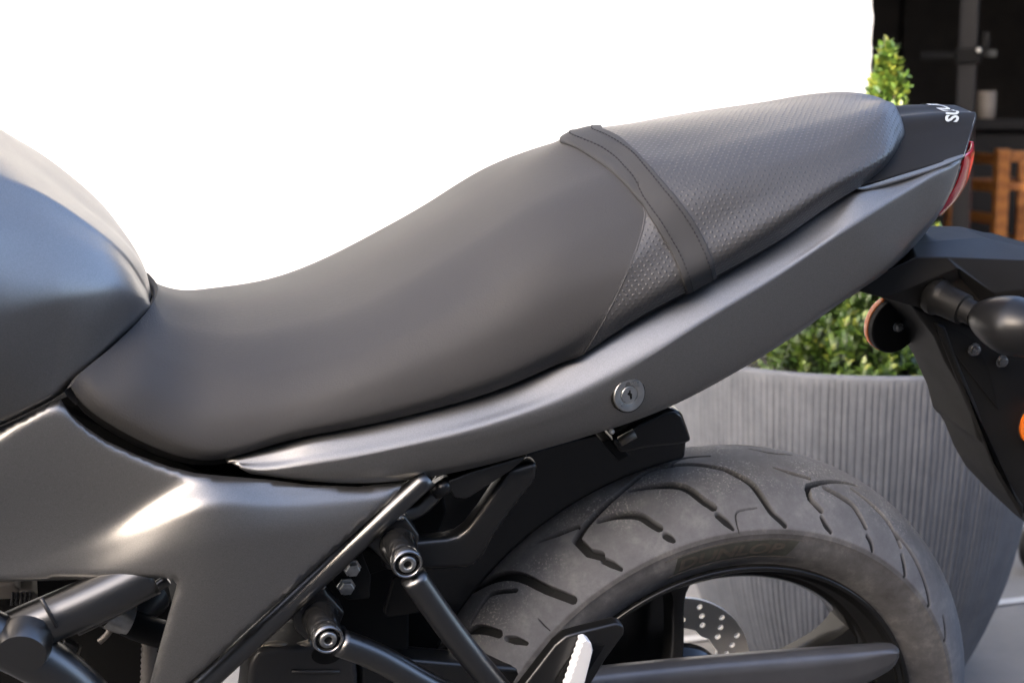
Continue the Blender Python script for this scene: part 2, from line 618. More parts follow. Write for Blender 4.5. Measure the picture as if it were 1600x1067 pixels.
L(m, r_.outputs[0], mx_.inputs[6]); L(m, rr_.outputs[0], mx_.inputs[7]); L(m, mx_.outputs[2], bsdf(m).inputs['Base Color'])
bump(m, noise(m, 300, 4).outputs['Fac'], .4, .001)
m = M['soil'] = new_mat('dark_potting_soil', (.02, .015, .011), .95); bump(m, noise(m, 90, 6).outputs['Fac'], 1, .01)
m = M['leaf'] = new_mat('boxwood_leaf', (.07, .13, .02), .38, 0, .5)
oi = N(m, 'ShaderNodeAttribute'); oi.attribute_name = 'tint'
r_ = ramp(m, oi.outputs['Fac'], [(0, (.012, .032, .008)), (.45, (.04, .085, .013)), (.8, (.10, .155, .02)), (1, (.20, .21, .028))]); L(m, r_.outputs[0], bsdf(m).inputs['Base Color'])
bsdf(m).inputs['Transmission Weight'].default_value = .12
m = M['bark'] = new_mat('bark', (.06, .04, .025), .9)
m = M['steel'] = new_mat('galvanised_steel', (.016, .016, .017), .7, 0, .12); vary(m, (.016, .016, .017), .15, 8, (.4, .55))
m = M['wood'] = new_mat('orange_varnished_wood', (.42, .17, .035), .42)
w_ = N(m, 'ShaderNodeTexWave'); w_.bands_direction = 'Z'; w_.inputs['Scale'].default_value = 3; w_.inputs['Distortion'].default_value = 6; w_.inputs['Detail'].default_value = 4
tc_ = N(m, 'ShaderNodeTexCoord'); mp_ = N(m, 'ShaderNodeMapping'); mp_.inputs['Scale'].default_value = (14, 14, 2); L(m, tc_.outputs['Object'], mp_.inputs[0]); L(m, mp_.outputs[0], w_.inputs['Vector'])
r_ = ramp(m, w_.outputs['Fac'], [(0, (.13, .042, .006)), (1, (.20, .078, .014))]); L(m, r_.outputs[0], bsdf(m).inputs['Base Color'])
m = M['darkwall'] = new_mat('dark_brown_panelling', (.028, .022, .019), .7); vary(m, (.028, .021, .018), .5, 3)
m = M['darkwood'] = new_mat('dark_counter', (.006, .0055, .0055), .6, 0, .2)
M['cup'] = new_mat('glazed_ceramic', (.17, .15, .13), .5)
m = M['redcloth'] = new_mat('red_cloth', (.22, .012, .010), .9); vary(m, (.22, .012, .01), .3, 20)
m = M['facade'] = new_mat('grey_facade', (.13, .12, .105), .9); vary(m, (.13, .12, .105), .15, 2)
m = M['rooftile'] = new_mat('dark_roof', (.07, .05, .04), .8)
m = M['glass'] = new_mat('window_glass', (.02, .022, .025), .06)

ground = mesh_obj('ground', [(-120, -120, 0), (120, -120, 0), (120, 120, 0), (-120, 120, 0)], [(0, 1, 2, 3)], 'paving', smooth=False)
tag(ground, kind='structure')

m = M['dark_ground'] = new_mat('dark_ground_grey', (.08, .077, .072), .85, 0, .3); vary(m, (.08, .077, .072), .25, 6); bump(m, noise(m, 180, 4, .7).outputs['Fac'], .6, .004)
added_dark_ground = mesh_obj('added_dark_ground', [(-60, -6.95, .004), (60, -6.95, .004), (60, .42, .004), (-60, .42, .004)], [(0, 1, 2, 3)], 'dark_ground', smooth=False)  # dark ground added mostly out of view, dims what the lower panels reflect
tag(added_dark_ground, kind='structure')
# building added behind the camera, out of view, to shade the motorcycle
HY, HH = -7.0, 5.0
shade_house = empty('shade_house', (0, HY, 0))
tag(shade_house, 'unseen grey single storey building added behind the camera to cast shade', 'shade_house')
box('wall', (-24, -8, 0), (12, 0, HH - .3), 'facade', shade_house)
box('roof', (-24.3, -8.3, HH - .3), (12.3, .0, HH), 'rooftile', shade_house)
for zz in (1.2,):
    for xx in (-21.5, -18, -14.5, -11, -7.5, -4, -.5, 3, 6.5):
        wdw = box('window', (xx, .0, zz), (xx + 1.5, .03, zz + 1.6), 'glass', shade_house)
        for a, b in (((xx - .08, 0, zz - .08), (xx, .06, zz + 1.68)), ((xx + 1.5, 0, zz - .08), (xx + 1.58, .06, zz + 1.68)), ((xx, 0, zz - .08), (xx + 1.5, .06, zz)), ((xx, 0, zz + 1.6), (xx + 1.5, .06, zz + 1.68))):
            box('window_frame', a, b, 'stucco', wdw)

# white wall behind the motorcycle; its free end shows a ragged stucco edge
WY = 2.2
wx = (CAM + sight(1361, 90) * ((WY - CAM[1]) / sight(1361, 90)[1]))[0]
V = []; F = []
zs = np.linspace(0, 4.2, 420)
rag = np.cumsum(rng.normal(0, .0016, 420)); rag -= np.convolve(np.pad(rag, 20, 'edge'), np.ones(41) / 41, 'valid'); rag += rng.normal(0, .0010, 420)
cols = [(-9, 0), (wx - .25, 0), (wx - .05, 0), (wx, 0), (wx + .004, .02), (wx + .004, 3.3)]
for i, z in enumerate(zs):
    for k, (x, dy) in enumerate(cols):
        V.append((x + (rag[i] if k >= 3 else 0), WY + dy + (.004 * rng.random() if k == 3 else 0), z))
wall = mesh_obj('white_wall', V, grid_faces(len(zs), len(cols)), 'stucco', smooth=False, fix=True)
tag(wall, 'bright white stucco wall filling the background behind the seat', 'wall')

# dim terrace room right of the wall
room = empty('terrace_room', (wx, WY, 0))
tag(room, 'dark brown open terrace room to the right of the white wall', 'room')
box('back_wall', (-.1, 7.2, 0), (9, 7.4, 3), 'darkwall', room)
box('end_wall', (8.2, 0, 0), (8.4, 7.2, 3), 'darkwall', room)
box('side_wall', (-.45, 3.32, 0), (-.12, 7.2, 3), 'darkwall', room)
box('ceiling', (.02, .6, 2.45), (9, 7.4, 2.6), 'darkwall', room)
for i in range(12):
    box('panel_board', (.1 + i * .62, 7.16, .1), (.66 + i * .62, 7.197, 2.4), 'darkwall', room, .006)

# steel post with a latch, standing at the front of the terrace
pp = W(1506, 230, 5.5); pw = .031
post = empty('steel_post', (pp[0], pp[1], 0), (0, 0, R(-36)))
tag(post, 'grey square steel post in front of the dark terrace room', 'post')
box('shaft', (-pw, -pw, .012), (pw, pw, 2.45), 'steel', post, .004)
box('foot_plate', (-.07, -.07, 0), (.07, .07, .012), 'steel', post, .002)
zb = W(1505, 86, 5.5)[2]
box('clamp', (-pw - .01, -pw - .012, zb - .035), (pw + .012, pw + .01, zb + .02), 'dark', post, .006)
box('cross_arm', (-.16, -.012, zb - .018), (-pw - .01, .012, zb + .010), 'dark', post, .004)
box('latch_arm', (pw + .012, -.015, zb - .012), (.10, .015, zb + .014), 'dark', post, .004)
box('latch_handle', (.045, -.013, zb + .014), (.072, .013, zb + .075), 'dark', post, .006)
lathe('latch_bolt', [(.008, 0), (.008, .012), (.005, .016), (0, .016)], (pw + .008, -pw - .012, zb + .012), (0, -1, 0), 'alu', post, 12)

# wooden armchair
cp = W(1566, 240, 6.1)
chair = empty('wooden_armchair', (cp[0], cp[1], 0), (0, 0, R(-101)))
tag(chair, 'orange varnished wooden slatted armchair in the dark terrace room', 'chair')
zt = W(1566, 232, 6.1)[2]
pz = .025
for xx, yy, hh in ((0, 0, zt), (-.48, 0, zt), (0, .46, .66), (-.48, .46, .66)):
    box('leg', (xx - pz, yy - pz, 0), (xx + pz, yy + pz, hh - (.002 if hh > .7 else 0)), 'wood', chair, .004)
for z0 in (zt - .045, zt - .155, zt - .285, zt - .405):
    box('back_slat', (-.48 + pz, -.011, z0 - .022), (-pz, .011, z0 + .022), 'wood', chair, .004)
for xx in (0, -.48):
    box('armrest', (xx - .028, pz, .662), (xx + .028, .50, .69), 'wood', chair, .005)
for k in range(6):
    box('seat_slat', (-.48 + pz, .02 + k * .072, .42), (-pz, .02 + k * .072 + .06, .44), 'wood', chair, .003)
# second chair back rail right behind, and red cushion
c2 = W(1592, 247, 6.4)
bench = empty('wooden_bench', (c2[0], c2[1], 0), (0, 0, R(-20)))
tag(bench, 'orange wooden bench with red cushions at the right edge, beside the armchair', 'bench')
zb2 = W(1592, 236, 6.4)[2]
box('top_rail', (-.035, -.015, zb2 - .045), (1.2, .015, zb2), 'wood', bench, .004)
for xx in (.0, 1.15):
    box('leg', (xx, -.02, 0), (xx + .04, .02, zb2 - .046), 'wood', bench, .003)
box('seat_board', (-.02, .021, .40), (1.2, .45, .43), 'wood', bench, .004)
o = box('cushion', (.045, .017, .46), (1.14, .09, zb2 - .06), 'redcloth', bench, .03)

# dark counter with a ceramic cup
k0 = W(1522, 186, 7.0)
counter = empty('bar_counter', (k0[0], k0[1], 0), (0, 0, R(-17)))
tag(counter, 'long dark bar counter at the back of the terrace room', 'counter')
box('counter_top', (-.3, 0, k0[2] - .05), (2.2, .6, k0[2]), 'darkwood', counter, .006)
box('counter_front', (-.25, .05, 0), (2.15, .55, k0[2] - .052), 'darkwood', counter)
cq = W(1540, 182, 7.06); cq[2] = k0[2]
cup = lathe('ceramic_cup', [(0, .001), (.036, .001), (.041, .008), (.043, .06), (.043, .125), (.040, .125), (.039, .02), (0, .016)], cq, (0, 0, 1), 'cup', None, 28)
tag(cup, 'pale ceramic cup standing on the dark bar counter', 'cup')

# planter
PC = np.array([.656, .770, 0.])
planter = empty('planter', PC)
tag(planter, 'round dark grey planter with vertical ribs behind the rear wheel', 'planter')
NP_ = 1440
rad = pchip([0, .105, .207, .33, .45, .56], np.array([.192, .241, .275, .297, .309, .314]), np.linspace(0, .56, 40))
zs = np.linspace(0, .56, 40)
# irregular fluting: ribs of unequal width and height, worn away in places
ph = 0.0; ribs = np.zeros(NP_)
edges = [0]
while edges[-1] < NP_:
    edges.append(edges[-1] + int(rng.integers(7, 10)))
for a, b in zip(edges[:-1], edges[1:]):
    b = min(b, NP_); x = np.linspace(0, 1, b - a, endpoint=False)
    ribs[a:b] = (.55 + .45 * rng.random()) * np.clip(np.sin(np.pi * x) * 1.5, 0, 1)
th = np.arange(NP_) / NP_ * 2 * np.pi
V = []; rv = []
for i, z in enumerate(zs):
    f = np.clip((.56 - z) / .012, 0, 1) * np.clip(z / .01, 0, 1)
    rr = rad[i] + (ribs - 1) * .0032 * f
    V.append(np.stack([rr * np.cos(th), rr * np.sin(th), 0 * th + z], -1)); rv.append(ribs * f + (1 - f))
for r_, z in ((.313, .5635), (.310, .566), (.300, .566), (.297, .562), (.294, .52)):
    V.append(np.stack([r_ * np.cos(th), r_ * np.sin(th), 0 * th + z], -1)); rv.append(np.full(NP_, .9))
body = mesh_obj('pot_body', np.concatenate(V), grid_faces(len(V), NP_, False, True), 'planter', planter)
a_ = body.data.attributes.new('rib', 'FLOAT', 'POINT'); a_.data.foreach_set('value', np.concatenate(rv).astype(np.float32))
lathe('soil', [(.296, .505), (.2, .515), (.1, .51), (0, .52)], (0, 0, 0), (0, 0, 1), 'soil', planter, 40)

# clipped boxwood cone
shrub = empty('boxwood_shrub', PC + np.array([.05, .0, .51]))
tag(shrub, 'clipped green cone shaped boxwood growing in the grey planter', 'shrub')
tube('trunk', [(0, 0, -.03), (.004, .002, .2), (0, 0, .5)], [.014, .010, .003], 'bark', shrub, 8)
for k in range(26):
    z = .02 + .43 * rng.random(); an = rng.random() * 6.28; rr = .16 * (1 - z / .56)
    tube('branch', [(0, 0, z - .02), (rr * .9 * math.cos(an), rr * .9 * math.sin(an), z + .04)], [.003, .001], 'bark', shrub, 5, seg=3)
HT = W(1398, 82, 2.62)[2] - .51
V = []; F = []; tint = []
# clumps of shoots, leaves in opposite pairs on each
nsh = 1500
for s_ in range(nsh):
    z = HT * (1 - math.sqrt(rng.random()) ** 1.0) if s_ > 120 else HT * (.7 + .3 * rng.random())
    zf = z / HT
    rmax = .172 * (1 - zf) ** 1.12 + .002
    rmax *= 1 + .13 * math.sin(9 * zf + 2.0 * math.sin(s_ % 7))
    an = rng.random() * 2 * math.pi
    rmax *= 1 + .12 * math.sin(3 * an + 11 * zf) + .08 * math.sin(7 * an - 6 * zf)
    q = rng.random() ** .35
    base = np.array([rmax * q * math.cos(an), rmax * q * math.sin(an), z])
    d = np.array([math.cos(an) * (.7 - .5 * zf), math.sin(an) * (.7 - .5 * zf), .75 + .4 * rng.random()]) + rng.normal(0, .25, 3); d /= np.linalg.norm(d)
    tip = rng.random() < .45 and q > .8
    nl = int(rng.integers(4, 8)); ln_ = .028 + .02 * rng.random()
    a1 = np.cross(d, [0, 0, 1.]); a1 /= np.linalg.norm(a1) + 1e-9; a2 = np.cross(d, a1)
    for k in range(nl):
        t_ = k / nl; c0 = base + d * ln_ * (t_ - .4)
        w_ = 2.4 * k + rng.random()
        for sg in (0, math.pi):
            o1 = a1 * math.cos(w_ + sg) + a2 * math.sin(w_ + sg)
            ld = o1 * .8 + d * (.5 + .5 * t_); ld /= np.linalg.norm(ld)
            sd = np.cross(ld, d); sd /= np.linalg.norm(sd) + 1e-9
            up = np.cross(sd, ld)
            l_ = (.016 + .008 * rng.random()) * (1 - .35 * t_); wd = l_ * .33
            b = len(V)
            V += [c0, c0 + ld * l_ * .45 + sd * wd + up * .001, c0 + ld * l_ + up * -.001, c0 + ld * l_ * .45 - sd * wd + up * .001, c0 + ld * l_ * .45 - up * .0012]
            F += [(b, b + 1, b + 4), (b + 1, b + 2, b + 4), (b + 2, b + 3, b + 4), (b + 3, b, b + 4)]
            tv = np.clip(.25 + .22 * zf + .35 * q ** 3 + (.35 * t_ if tip else 0) + rng.normal(0, .13), 0, 1)  # paler towards the top, sunlight put into the leaf colour
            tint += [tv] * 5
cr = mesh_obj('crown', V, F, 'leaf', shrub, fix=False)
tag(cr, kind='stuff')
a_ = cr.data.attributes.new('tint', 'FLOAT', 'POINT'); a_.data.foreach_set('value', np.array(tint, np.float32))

# white stone strip in the paving
s0, s1 = G(1480, 957), G(1640, 938)
dv = (s1 - s0) / np.linalg.norm(s1 - s0); nv_ = np.array([-dv[1], dv[0], 0]); a0 = s0 - dv * 4; b0 = s1 + dv * 5
strip = mesh_obj('paving_strip', [a0 + nv_ * 0, b0 + nv_ * 0, b0 + nv_ * .028, a0 + nv_ * .028, ], [(0, 1, 2, 3)], 'strip', smooth=False)
for v in strip.data.vertices: v.co.z = .004
tag(strip, kind='structure')
# trolley wheel peeping out behind the planter
tw_ = G(1622, 893); tw_[2] = .058
whl = empty('trolley_wheel', (tw_[0], tw_[1], 0), (0, 0, R(20)))
tag(whl, 'small black rubber wheel on the paving at the right edge behind the planter', 'wheel')
lathe('tyre', [(.040, -.014), (.052, -.016), (.058, -.008), (.058, .008), (.052, .016), (.040, .014), (.040, -.014)], (0, 0, .058), (0, 1, 0), 'black', whl, 36)
lathe('hub', [(0, -.016), (.012, -.016), (.014, -.010), (.041, -.009), (.041, .009), (.014, .010), (.012, .016), (0, .016)], (0, 0, .058), (0, 1, 0), 'steel', whl, 36)
tube('fork', [(.0, -.024, .058), (.0, -.024, .135), (0, .024, .135), (0, .024, .058)], .006, 'steel', whl, 8, smooth_path=False)

# ================================================================== the motorcycle
bike = empty('motorcycle', (0, 0, 0), (LEAN, 0, 0))
tag(bike, 'matte dark grey motorcycle with black seat, seen close from its left side', 'motorcycle')


def pts(*a):
    return np.array([U(*p) for p in a])


# ---- seat: rider cushion up to the seam, dotted pillion cushion behind it
TOP_R, TOP_P = 15, 10          # the centre line lies this far below the outline seen against the wall


def station(b, c, shape, drop=TOP_R):
    pb, pc = U(*b), U(c[0], c[1] + drop, 0)
    out = []
    for fy, fz in shape:
        out.append((pb[0] + (pc[0] - pb[0]) * fz, pb[1] * fy, pb[2] + (pc[2] - pb[2]) * fz))
    return out


SH_F = [(.945, 0), (1.0, .16), (.93, .40), (.70, .70), (.36, .92), (0, 1)]
SH_A = [(.945, 0), (1.01, .15), (.965, .38), (.79, .70), (.42, .935), (0, 1)]
SH_M = [(.945, 0), (1.02, .16), (.98, .40), (.83, .70), (.46, .94), (0, 1)]
seam = [U(905, 558, -.141), U(938, 503, -.146), U(975, 430, -.138), U(1008, 335, -.108), U(975, 255, -.058), U(893, 203 + TOP_P, 0)]
front = [U(110, 604, -.130), U(126, 583, -.124), U(172, 545, -.100), U(220, 499, -.066), U(243, 466, -.034), U(246, 447, 0)]
nose = [np.array(p) + np.array([.010, .006, -.010]) for p in front]
nose[-1] = front[-1] + np.array([.004, 0, -.020]); nose[-2] = front[-2] + np.array([.0, .004, -.014])
nose = [n - np.array([.014, 0, .004]) if i in (1, 2, 3) else n for i, n in enumerate(nose)]
st = [
    front,
    station((140, 646, -.137), (262, 452), SH_F, 10),
    station((215, 692, -.141), (298, 460), SH_F, 12),
    station((318, 725, -.143), (350, 461), SH_A, 14),
    station((430, 700, -.144), (440, 447), SH_A),
    station((545, 676, -.146), (530, 419), SH_M),
    station((680, 645, -.148), (620, 369), SH_M),
    station((785, 613, -.148), (712, 313), SH_M),
    station((860, 581, -.146), (800, 258), SH_M),
    seam,
]
pil = [
    seam,
    [U(1000, 495, -.136), U(1025, 455, -.145), U(1042, 388, -.131), U(1040, 312, -.108), U(1000, 245, -.058), U(915, 198 + TOP_P, 0)],
    [U(1092, 446, -.129), U(1108, 410, -.140), U(1105, 355, -.126), U(1088, 294, -.108), U(1045, 238, -.058), U(970, 192 + 9, 0)],
    [U(1212, 379, -.117), U(1218, 345, -.131), U(1210, 304, -.117), U(1194, 261, -.101), U(1152, 215, -.054), U(1090, 178 + 8, 0)],
    [U(1312, 311, -.100), U(1318, 282, -.114), U(1310, 255, -.101), U(1295, 227, -.086), U(1266, 191, -.046), U(1225, 161 + 9, 0)],
    [U(1368, 277, -.080), U(1382, 247, -.089), U(1376, 222, -.079), U(1360, 193, -.066), U(1345, 171, -.036), U(1320, 151 + 8, 0)],
    [U(1394, 251, -.057), U(1405, 224, -.058), U(1402, 200, -.052), U(1390, 173, -.043), U(1379, 160, -.022), U(1364, 151 + 5, 0)],
    [U(1406, 231, -.036), U(1413, 208, -.037), U(1410, 190, -.033), U(1400, 167, -.025), U(1392, 160, -.014), U(1382, 154 + 3, 0)],
]
def chamfer(s):
    """split the shoulder rail in two so that the fold stays tight"""
    s = [np.array(p) for p in s]
    return s[:3] + [s[3] + (s[2] - s[3]) * .08, s[3] + (s[4] - s[3]) * .06] + s[4:]
last = [np.array(p) for p in pil[-1]]
pil.append([p * np.array([1, .55, 1]) + np.array([.0045, 0, -.0015 * (k > 3)]) for k, p in enumerate(last)])
pil.append([p * np.array([1, .02, 1]) + np.array([.0065, 0, -.003 * (k > 3)]) for k, p in enumerate(last)])
st = [chamfer(s) for s in st]
pil = [chamfer(s) for s in pil]
rider = loft_sym(st, 150, 56)
pill = loft_sym(pil, 140, 56, pchip)
nv = min(rider.shape[1], pill.shape[1])
# resample both across with the same count so that the strap can run over the seam
def revi(P, k):
    out = []
    for row in P:
        t = chord(row); t = t / t[-1]; out.append(np.stack([np.interp(np.linspace(0, 1, k), t, row[:, i]) for i in range(3)], -1))
    return np.array(out)
def tuck(P, dy=.012, dz=-.004):
    """cover pulled in under the seat base"""
    a = P[:, :1].copy(); a[..., 1] += dy; a[..., 2] += dz
    return np.concatenate([a, P], 1)
seat = sheet('seat', mirror(tuck(rider)), 'vinyl', bike, uv='x')
pcush = sheet('pillion_cushion', mirror(tuck(pill)), 'dots', seat, uv='x')
tag(pcush, 'dotted vinyl pillion section')
# rolled front edge against the tank
fr = rider[0]; n0 = np.linspace(0, 1, len(fr))
roll = np.array([fr, fr + np.stack([-.004 + 0 * n0, .000 + 0 * n0, -.003 + 0 * n0], -1), fr + np.stack([-.003 + 0 * n0, .004 + 0 * n0, -.009 + 0 * n0], -1), fr + np.stack([.004 + 0 * n0, .010 * (1 - n0), -.02 + 0 * n0], -1)])
roll[:, -1, 1] = 0
sheet('rolled_front_edge', mirror(loft(roll, 12, len(fr))), 'vinyl', seat, uv=True)
# seam piping
sm = pill[1]
tube('seam_piping', np.concatenate([sm, (sm[-2::-1] * np.array([1, -1, 1]))])[::3],   .0006, 'vinyl', seat, n=8, smooth_path=False)

# ---- grab strap over the seat
nvf = 90
full = np.concatenate([revi(rider[-60:-1], nvf), revi(pill, nvf)])
nrm = np.cross(np.gradient(full, axis=0), np.gradient(full, axis=1)); nrm /= np.linalg.norm(nrm, axis=-1)[..., None] + 1e-12
if (nrm[..., 2].mean()) < 0: nrm = -nrm
eL = np.array([(205, 822), (216, 836), (220, 850), (224, 878), (232, 900), (246, 922), (262, 946), (285, 972), (318, 1000), (370, 1034), (420, 1060), (455, 1071), (480, 1076)], float)
eR = np.array([(188, 862), (195, 885), (199, 920), (206, 947), (216, 967), (238, 992), (290, 1040), (345, 1083), (395, 1108), (430, 1118), (452, 1121)], float)
eL, eR = (np.stack([np.linspace(e[0, 0], e[-1, 0], 200), pchip(e[:, 0], e[:, 1], np.linspace(e[0, 0], e[-1, 0], 200))], -1) for e in (eL, eR))
px = pix(full)
Ls, Rs = [], []
for j in range(nvf):
    q = px[:, j]
    def cross(e):
        dlt = q[:, 0] - np.interp(q[:, 1], e[:, 0], e[:, 1])
        k = np.where((dlt[:-1] < 0) & (dlt[1:] >= 0))[0]
        return (k[0] + (-dlt[k[0]]) / (dlt[k[0] + 1] - dlt[k[0]])) if len(k) else np.nan
    Ls.append(cross(eL)); Rs.append(cross(eR))
Ls = np.array(Ls); Rs = np.array(Rs)
ok = ~(np.isnan(Ls) | np.isnan(Rs))
jj = np.arange(nvf)
Ls = np.interp(jj, jj[ok], Ls[ok]); Rs = np.interp(jj, jj[ok], Rs[ok])
def evening(u):
    for _ in range(1):
        u = np.convolve(np.pad(u, 3, 'reflect', reflect_type='odd'), np.ones(7) / 7, 'valid')
    return u
Ls, Rs = evening(Ls), evening(Rs)
def on_seat(u, j, off):
    k = int(np.clip(math.floor(u), 0, len(full) - 2)); f = u - k
    return full[k, j] * (1 - f) + full[k + 1, j] * f + nrm[k, j] * off
prof = [(0, -.0005), (-.003, .0014), (.010, .0024), (.05, .0027), (.15, .0028), (.17, .00275), (.19, .0028), (.35, .0028), (.65, .0028), (.81, .0028), (.83, .00275), (.85, .0028), (.95, .0027), (.99, .0024), (1.003, .0014), (1, -.0005)]
SP = np.array([[on_seat(Ls[j] + (Rs[j] - Ls[j]) * a, j, h) for j in range(nvf)] for a, h in prof])
lowest = SP[:, :1].copy(); lowest[..., 1] += .014; lowest[..., 2] -= .004
SP = np.concatenate([lowest, SP], 1)
SPm = mirror(SP); SPm = SPm
strap = sheet('grab_strap', np.swapaxes(SPm, 0, 1), 'strap', bike, uv=True)
V, F = [], []
for a in (.17, .83):
    path = np.array([on_seat(Ls[j] + (Rs[j] - Ls[j]) * a, j, .0030) for j in range(nvf)])
    path = np.concatenate([path, path[-2::-1] * np.array([1, -1, 1])])
    path = curve(path, 420)
    s = 0.0
    cum = np.concatenate([[0], np.cumsum(np.linalg.norm(np.diff(path, axis=0), axis=1))])
    tot = cum[-1]; k = 0
    while s < tot - .003:
        p0 = np.array([np.interp(s, cum, path[:, i]) for i in range(3)]); p1 = np.array([np.interp(s + .0021, cum, path[:, i]) for i in range(3)])
        d = p1 - p0; d /= np.linalg.norm(d); sd = np.cross(d, [0, -.6 if p0[1] < 0 else .6, .8]); sd /= np.linalg.norm(sd); up = np.cross(sd, d)
        b = len(V)
        for p, sc in ((p0, .6), (p1, .6)):
            for ax, az in ((-1, -.4), (1, -.4), (.6, .9), (-.6, .9)):
                V.append(p + sd * ax * .0010 * sc + up * az * .0005)
        F += [(b, b + 1, b + 5, b + 4), (b + 1, b + 2, b + 6, b + 5), (b + 2, b + 3, b + 7, b + 6), (b + 3, b, b + 4, b + 7), (b, b + 3, b + 2, b + 1), (b + 4, b + 5, b + 6, b + 7)]
        s += .0040
tag(mesh_obj('stitching', V, F, 'thread', strap, smooth=False), kind='stuff')

# seat base: dark plastic pan just inside the cover's lower edge
base_l = np.concatenate([rider[::4, 0], pill[4::4, 0]])
pan = np.stack([base_l + np.array([0, .006, .004]), base_l + np.array([0, .012, -.010]), base_l + np.array([0, .03, -.018]), base_l * np.array([1, 0, 1]) + np.array([0, 0, -.018])], 1)
sheet('seat_base', mirror(pan), 'black', seat, orient=(0, 0, -1))

# ---- tail cowl, left and right
def rail(pp, q, yy):
    """rail through photo points pp with depths, sampled at positions q (0..1 along)"""
    p = np.array([U(a, b, c) for a, b, c in pp])
    t = chord(p); return nat(t, p, np.asarray(q) * t[-1])
KST = [  # per station: upper inner edge, upper edge, strip edge, crease-, crease+, lower facet, roll, bottom edge, tucked edge
    # inner(hidden under seat)      upper visible           crease                  facet mid              roll                   bottom
    [(352, 716, -0.1295), (356, 720, -0.1365), (366, 724, -0.1397), (374, 728, -0.1425), (374, 730, -0.1428), (378, 733, -0.1425), (385, 737, -0.141), (392, 740, -0.138)],
    [(420, 698, -0.1295), (420, 705, -0.1365), (415, 722, -0.1429), (404, 733, -0.1465), (404, 735, -0.147), (408, 738, -0.1468), (414, 741, -0.145), (420, 744, -0.14)],
    [(480, 682, -0.1315), (480, 690, -0.1385), (478, 712, -0.1468), (474, 726, -0.1515), (474, 728.5, -0.152), (476, 736, -0.1518), (478, 745, -0.15), (480, 751, -0.144)],
    [(545, 668, -0.1315), (545, 677, -0.1385), (545, 700, -0.1485), (545, 714.5, -0.154), (545, 717, -0.1545), (546, 731, -0.154), (547, 746, -0.151), (548, 755, -0.144)],
    [(640, 645, -0.131), (640, 655, -0.138), (640, 680, -0.1491), (640, 695, -0.155), (640, 697.5, -0.1555), (641, 716, -0.1545), (642, 737, -0.15), (643, 749, -0.141)],
    [(730, 622, -0.1295), (730, 632, -0.1365), (730, 658, -0.1486), (730, 675, -0.1555), (730, 679, -0.156), (732, 700, -0.153), (735, 722, -0.145), (737, 732, -0.134)],
    [(815, 592, -0.1265), (815, 602, -0.1335), (816, 630, -0.1461), (817, 650, -0.154), (818, 656, -0.1545), (822, 676, -0.151), (827, 700, -0.141), (830, 707, -0.13)],
    [(900, 546, -0.122), (902, 556, -0.129), (906, 590, -0.1423), (912, 614, -0.1505), (914, 619, -0.151), (920, 644, -0.1475), (928, 671, -0.138), (932, 677, -0.127)],
    [(990, 492, -0.1145), (993, 503, -0.1215), (1000, 540, -0.1371), (1008, 560, -0.1445), (1009, 562.5, -0.145), (1020, 595, -0.1425), (1032, 634, -0.133), (1036, 640, -0.123)],
    [(1095, 433, -0.105), (1098, 445, -0.112), (1104, 480, -0.1283), (1110, 495, -0.1345), (1111, 497.5, -0.135), (1124, 535, -0.1325), (1138, 580, -0.124), (1142, 586, -0.114)],
    [(1205, 370, -0.0935), (1208, 384, -0.1005), (1210, 418, -0.1166), (1213, 432, -0.1225), (1214, 434.5, -0.123), (1228, 472, -0.1205), (1243, 515, -0.113), (1247, 521, -0.103)],
    [(1310, 304, -0.082), (1313, 316, -0.089), (1311, 350, -0.1045), (1311, 366, -0.111), (1312, 368.5, -0.1115), (1325, 403, -0.109), (1340, 447, -0.102), (1344, 453, -0.092)],
    [(1342, 291, -0.0808), (1343, 298, -0.0868), (1344.5, 320.75, -0.0976), (1346, 343.5, -0.1065), (1347, 346, -0.107), (1360, 382, -0.1045), (1378, 420, -0.098), (1382, 427, -0.089)],
    [(1386, 282, -0.0778), (1387, 289, -0.0838), (1390.0, 301.0, -0.0913), (1393, 313, -0.0975), (1394, 315.5, -0.098), (1402, 347, -0.096), (1414, 384, -0.09), (1418, 390, -0.082)],
    [(1431, 267.5, -0.0732), (1432, 274.5, -0.0792), (1434.5, 280.5, -0.084), (1437, 286.5, -0.088), (1438, 289, -0.0885), (1442, 316, -0.087), (1447, 349, -0.083), (1450, 355, -0.076)],
    [(1471, 253, -0.069), (1472, 260, -0.075), (1473.0, 262.75, -0.0777), (1474, 265.5, -0.08), (1475, 268, -0.0805), (1476, 286, -0.0795), (1477, 309, -0.077), (1479, 315, -0.07)],
    [(1489, 246, -0.07), (1489, 256, -0.0735), (1489, 258, -0.0745), (1489, 259.5, -0.0755), (1489, 262, -0.0758), (1489, 272, -0.075), (1489, 285, -0.073), (1490, 290, -0.066)],
    [(1506, 240.5, -0.066), (1504, 248, -0.069), (1503, 250, -0.0695), (1502, 252, -0.07), (1502, 253, -0.07), (1500, 258, -0.069), (1498, 264, -0.068), (1497, 270, -0.062)],
]
CW = loft([[U(*p) for p in s] for s in KST], 170, 60)
ck = CW[:, -1:].copy(); ck[..., 1] += .010; ck[..., 2] += .002
cowl = sheet('tail_cowl', np.concatenate([CW, ck], 1), 'paint', bike, thick=.0022)
cm_ = mirrored(cowl)
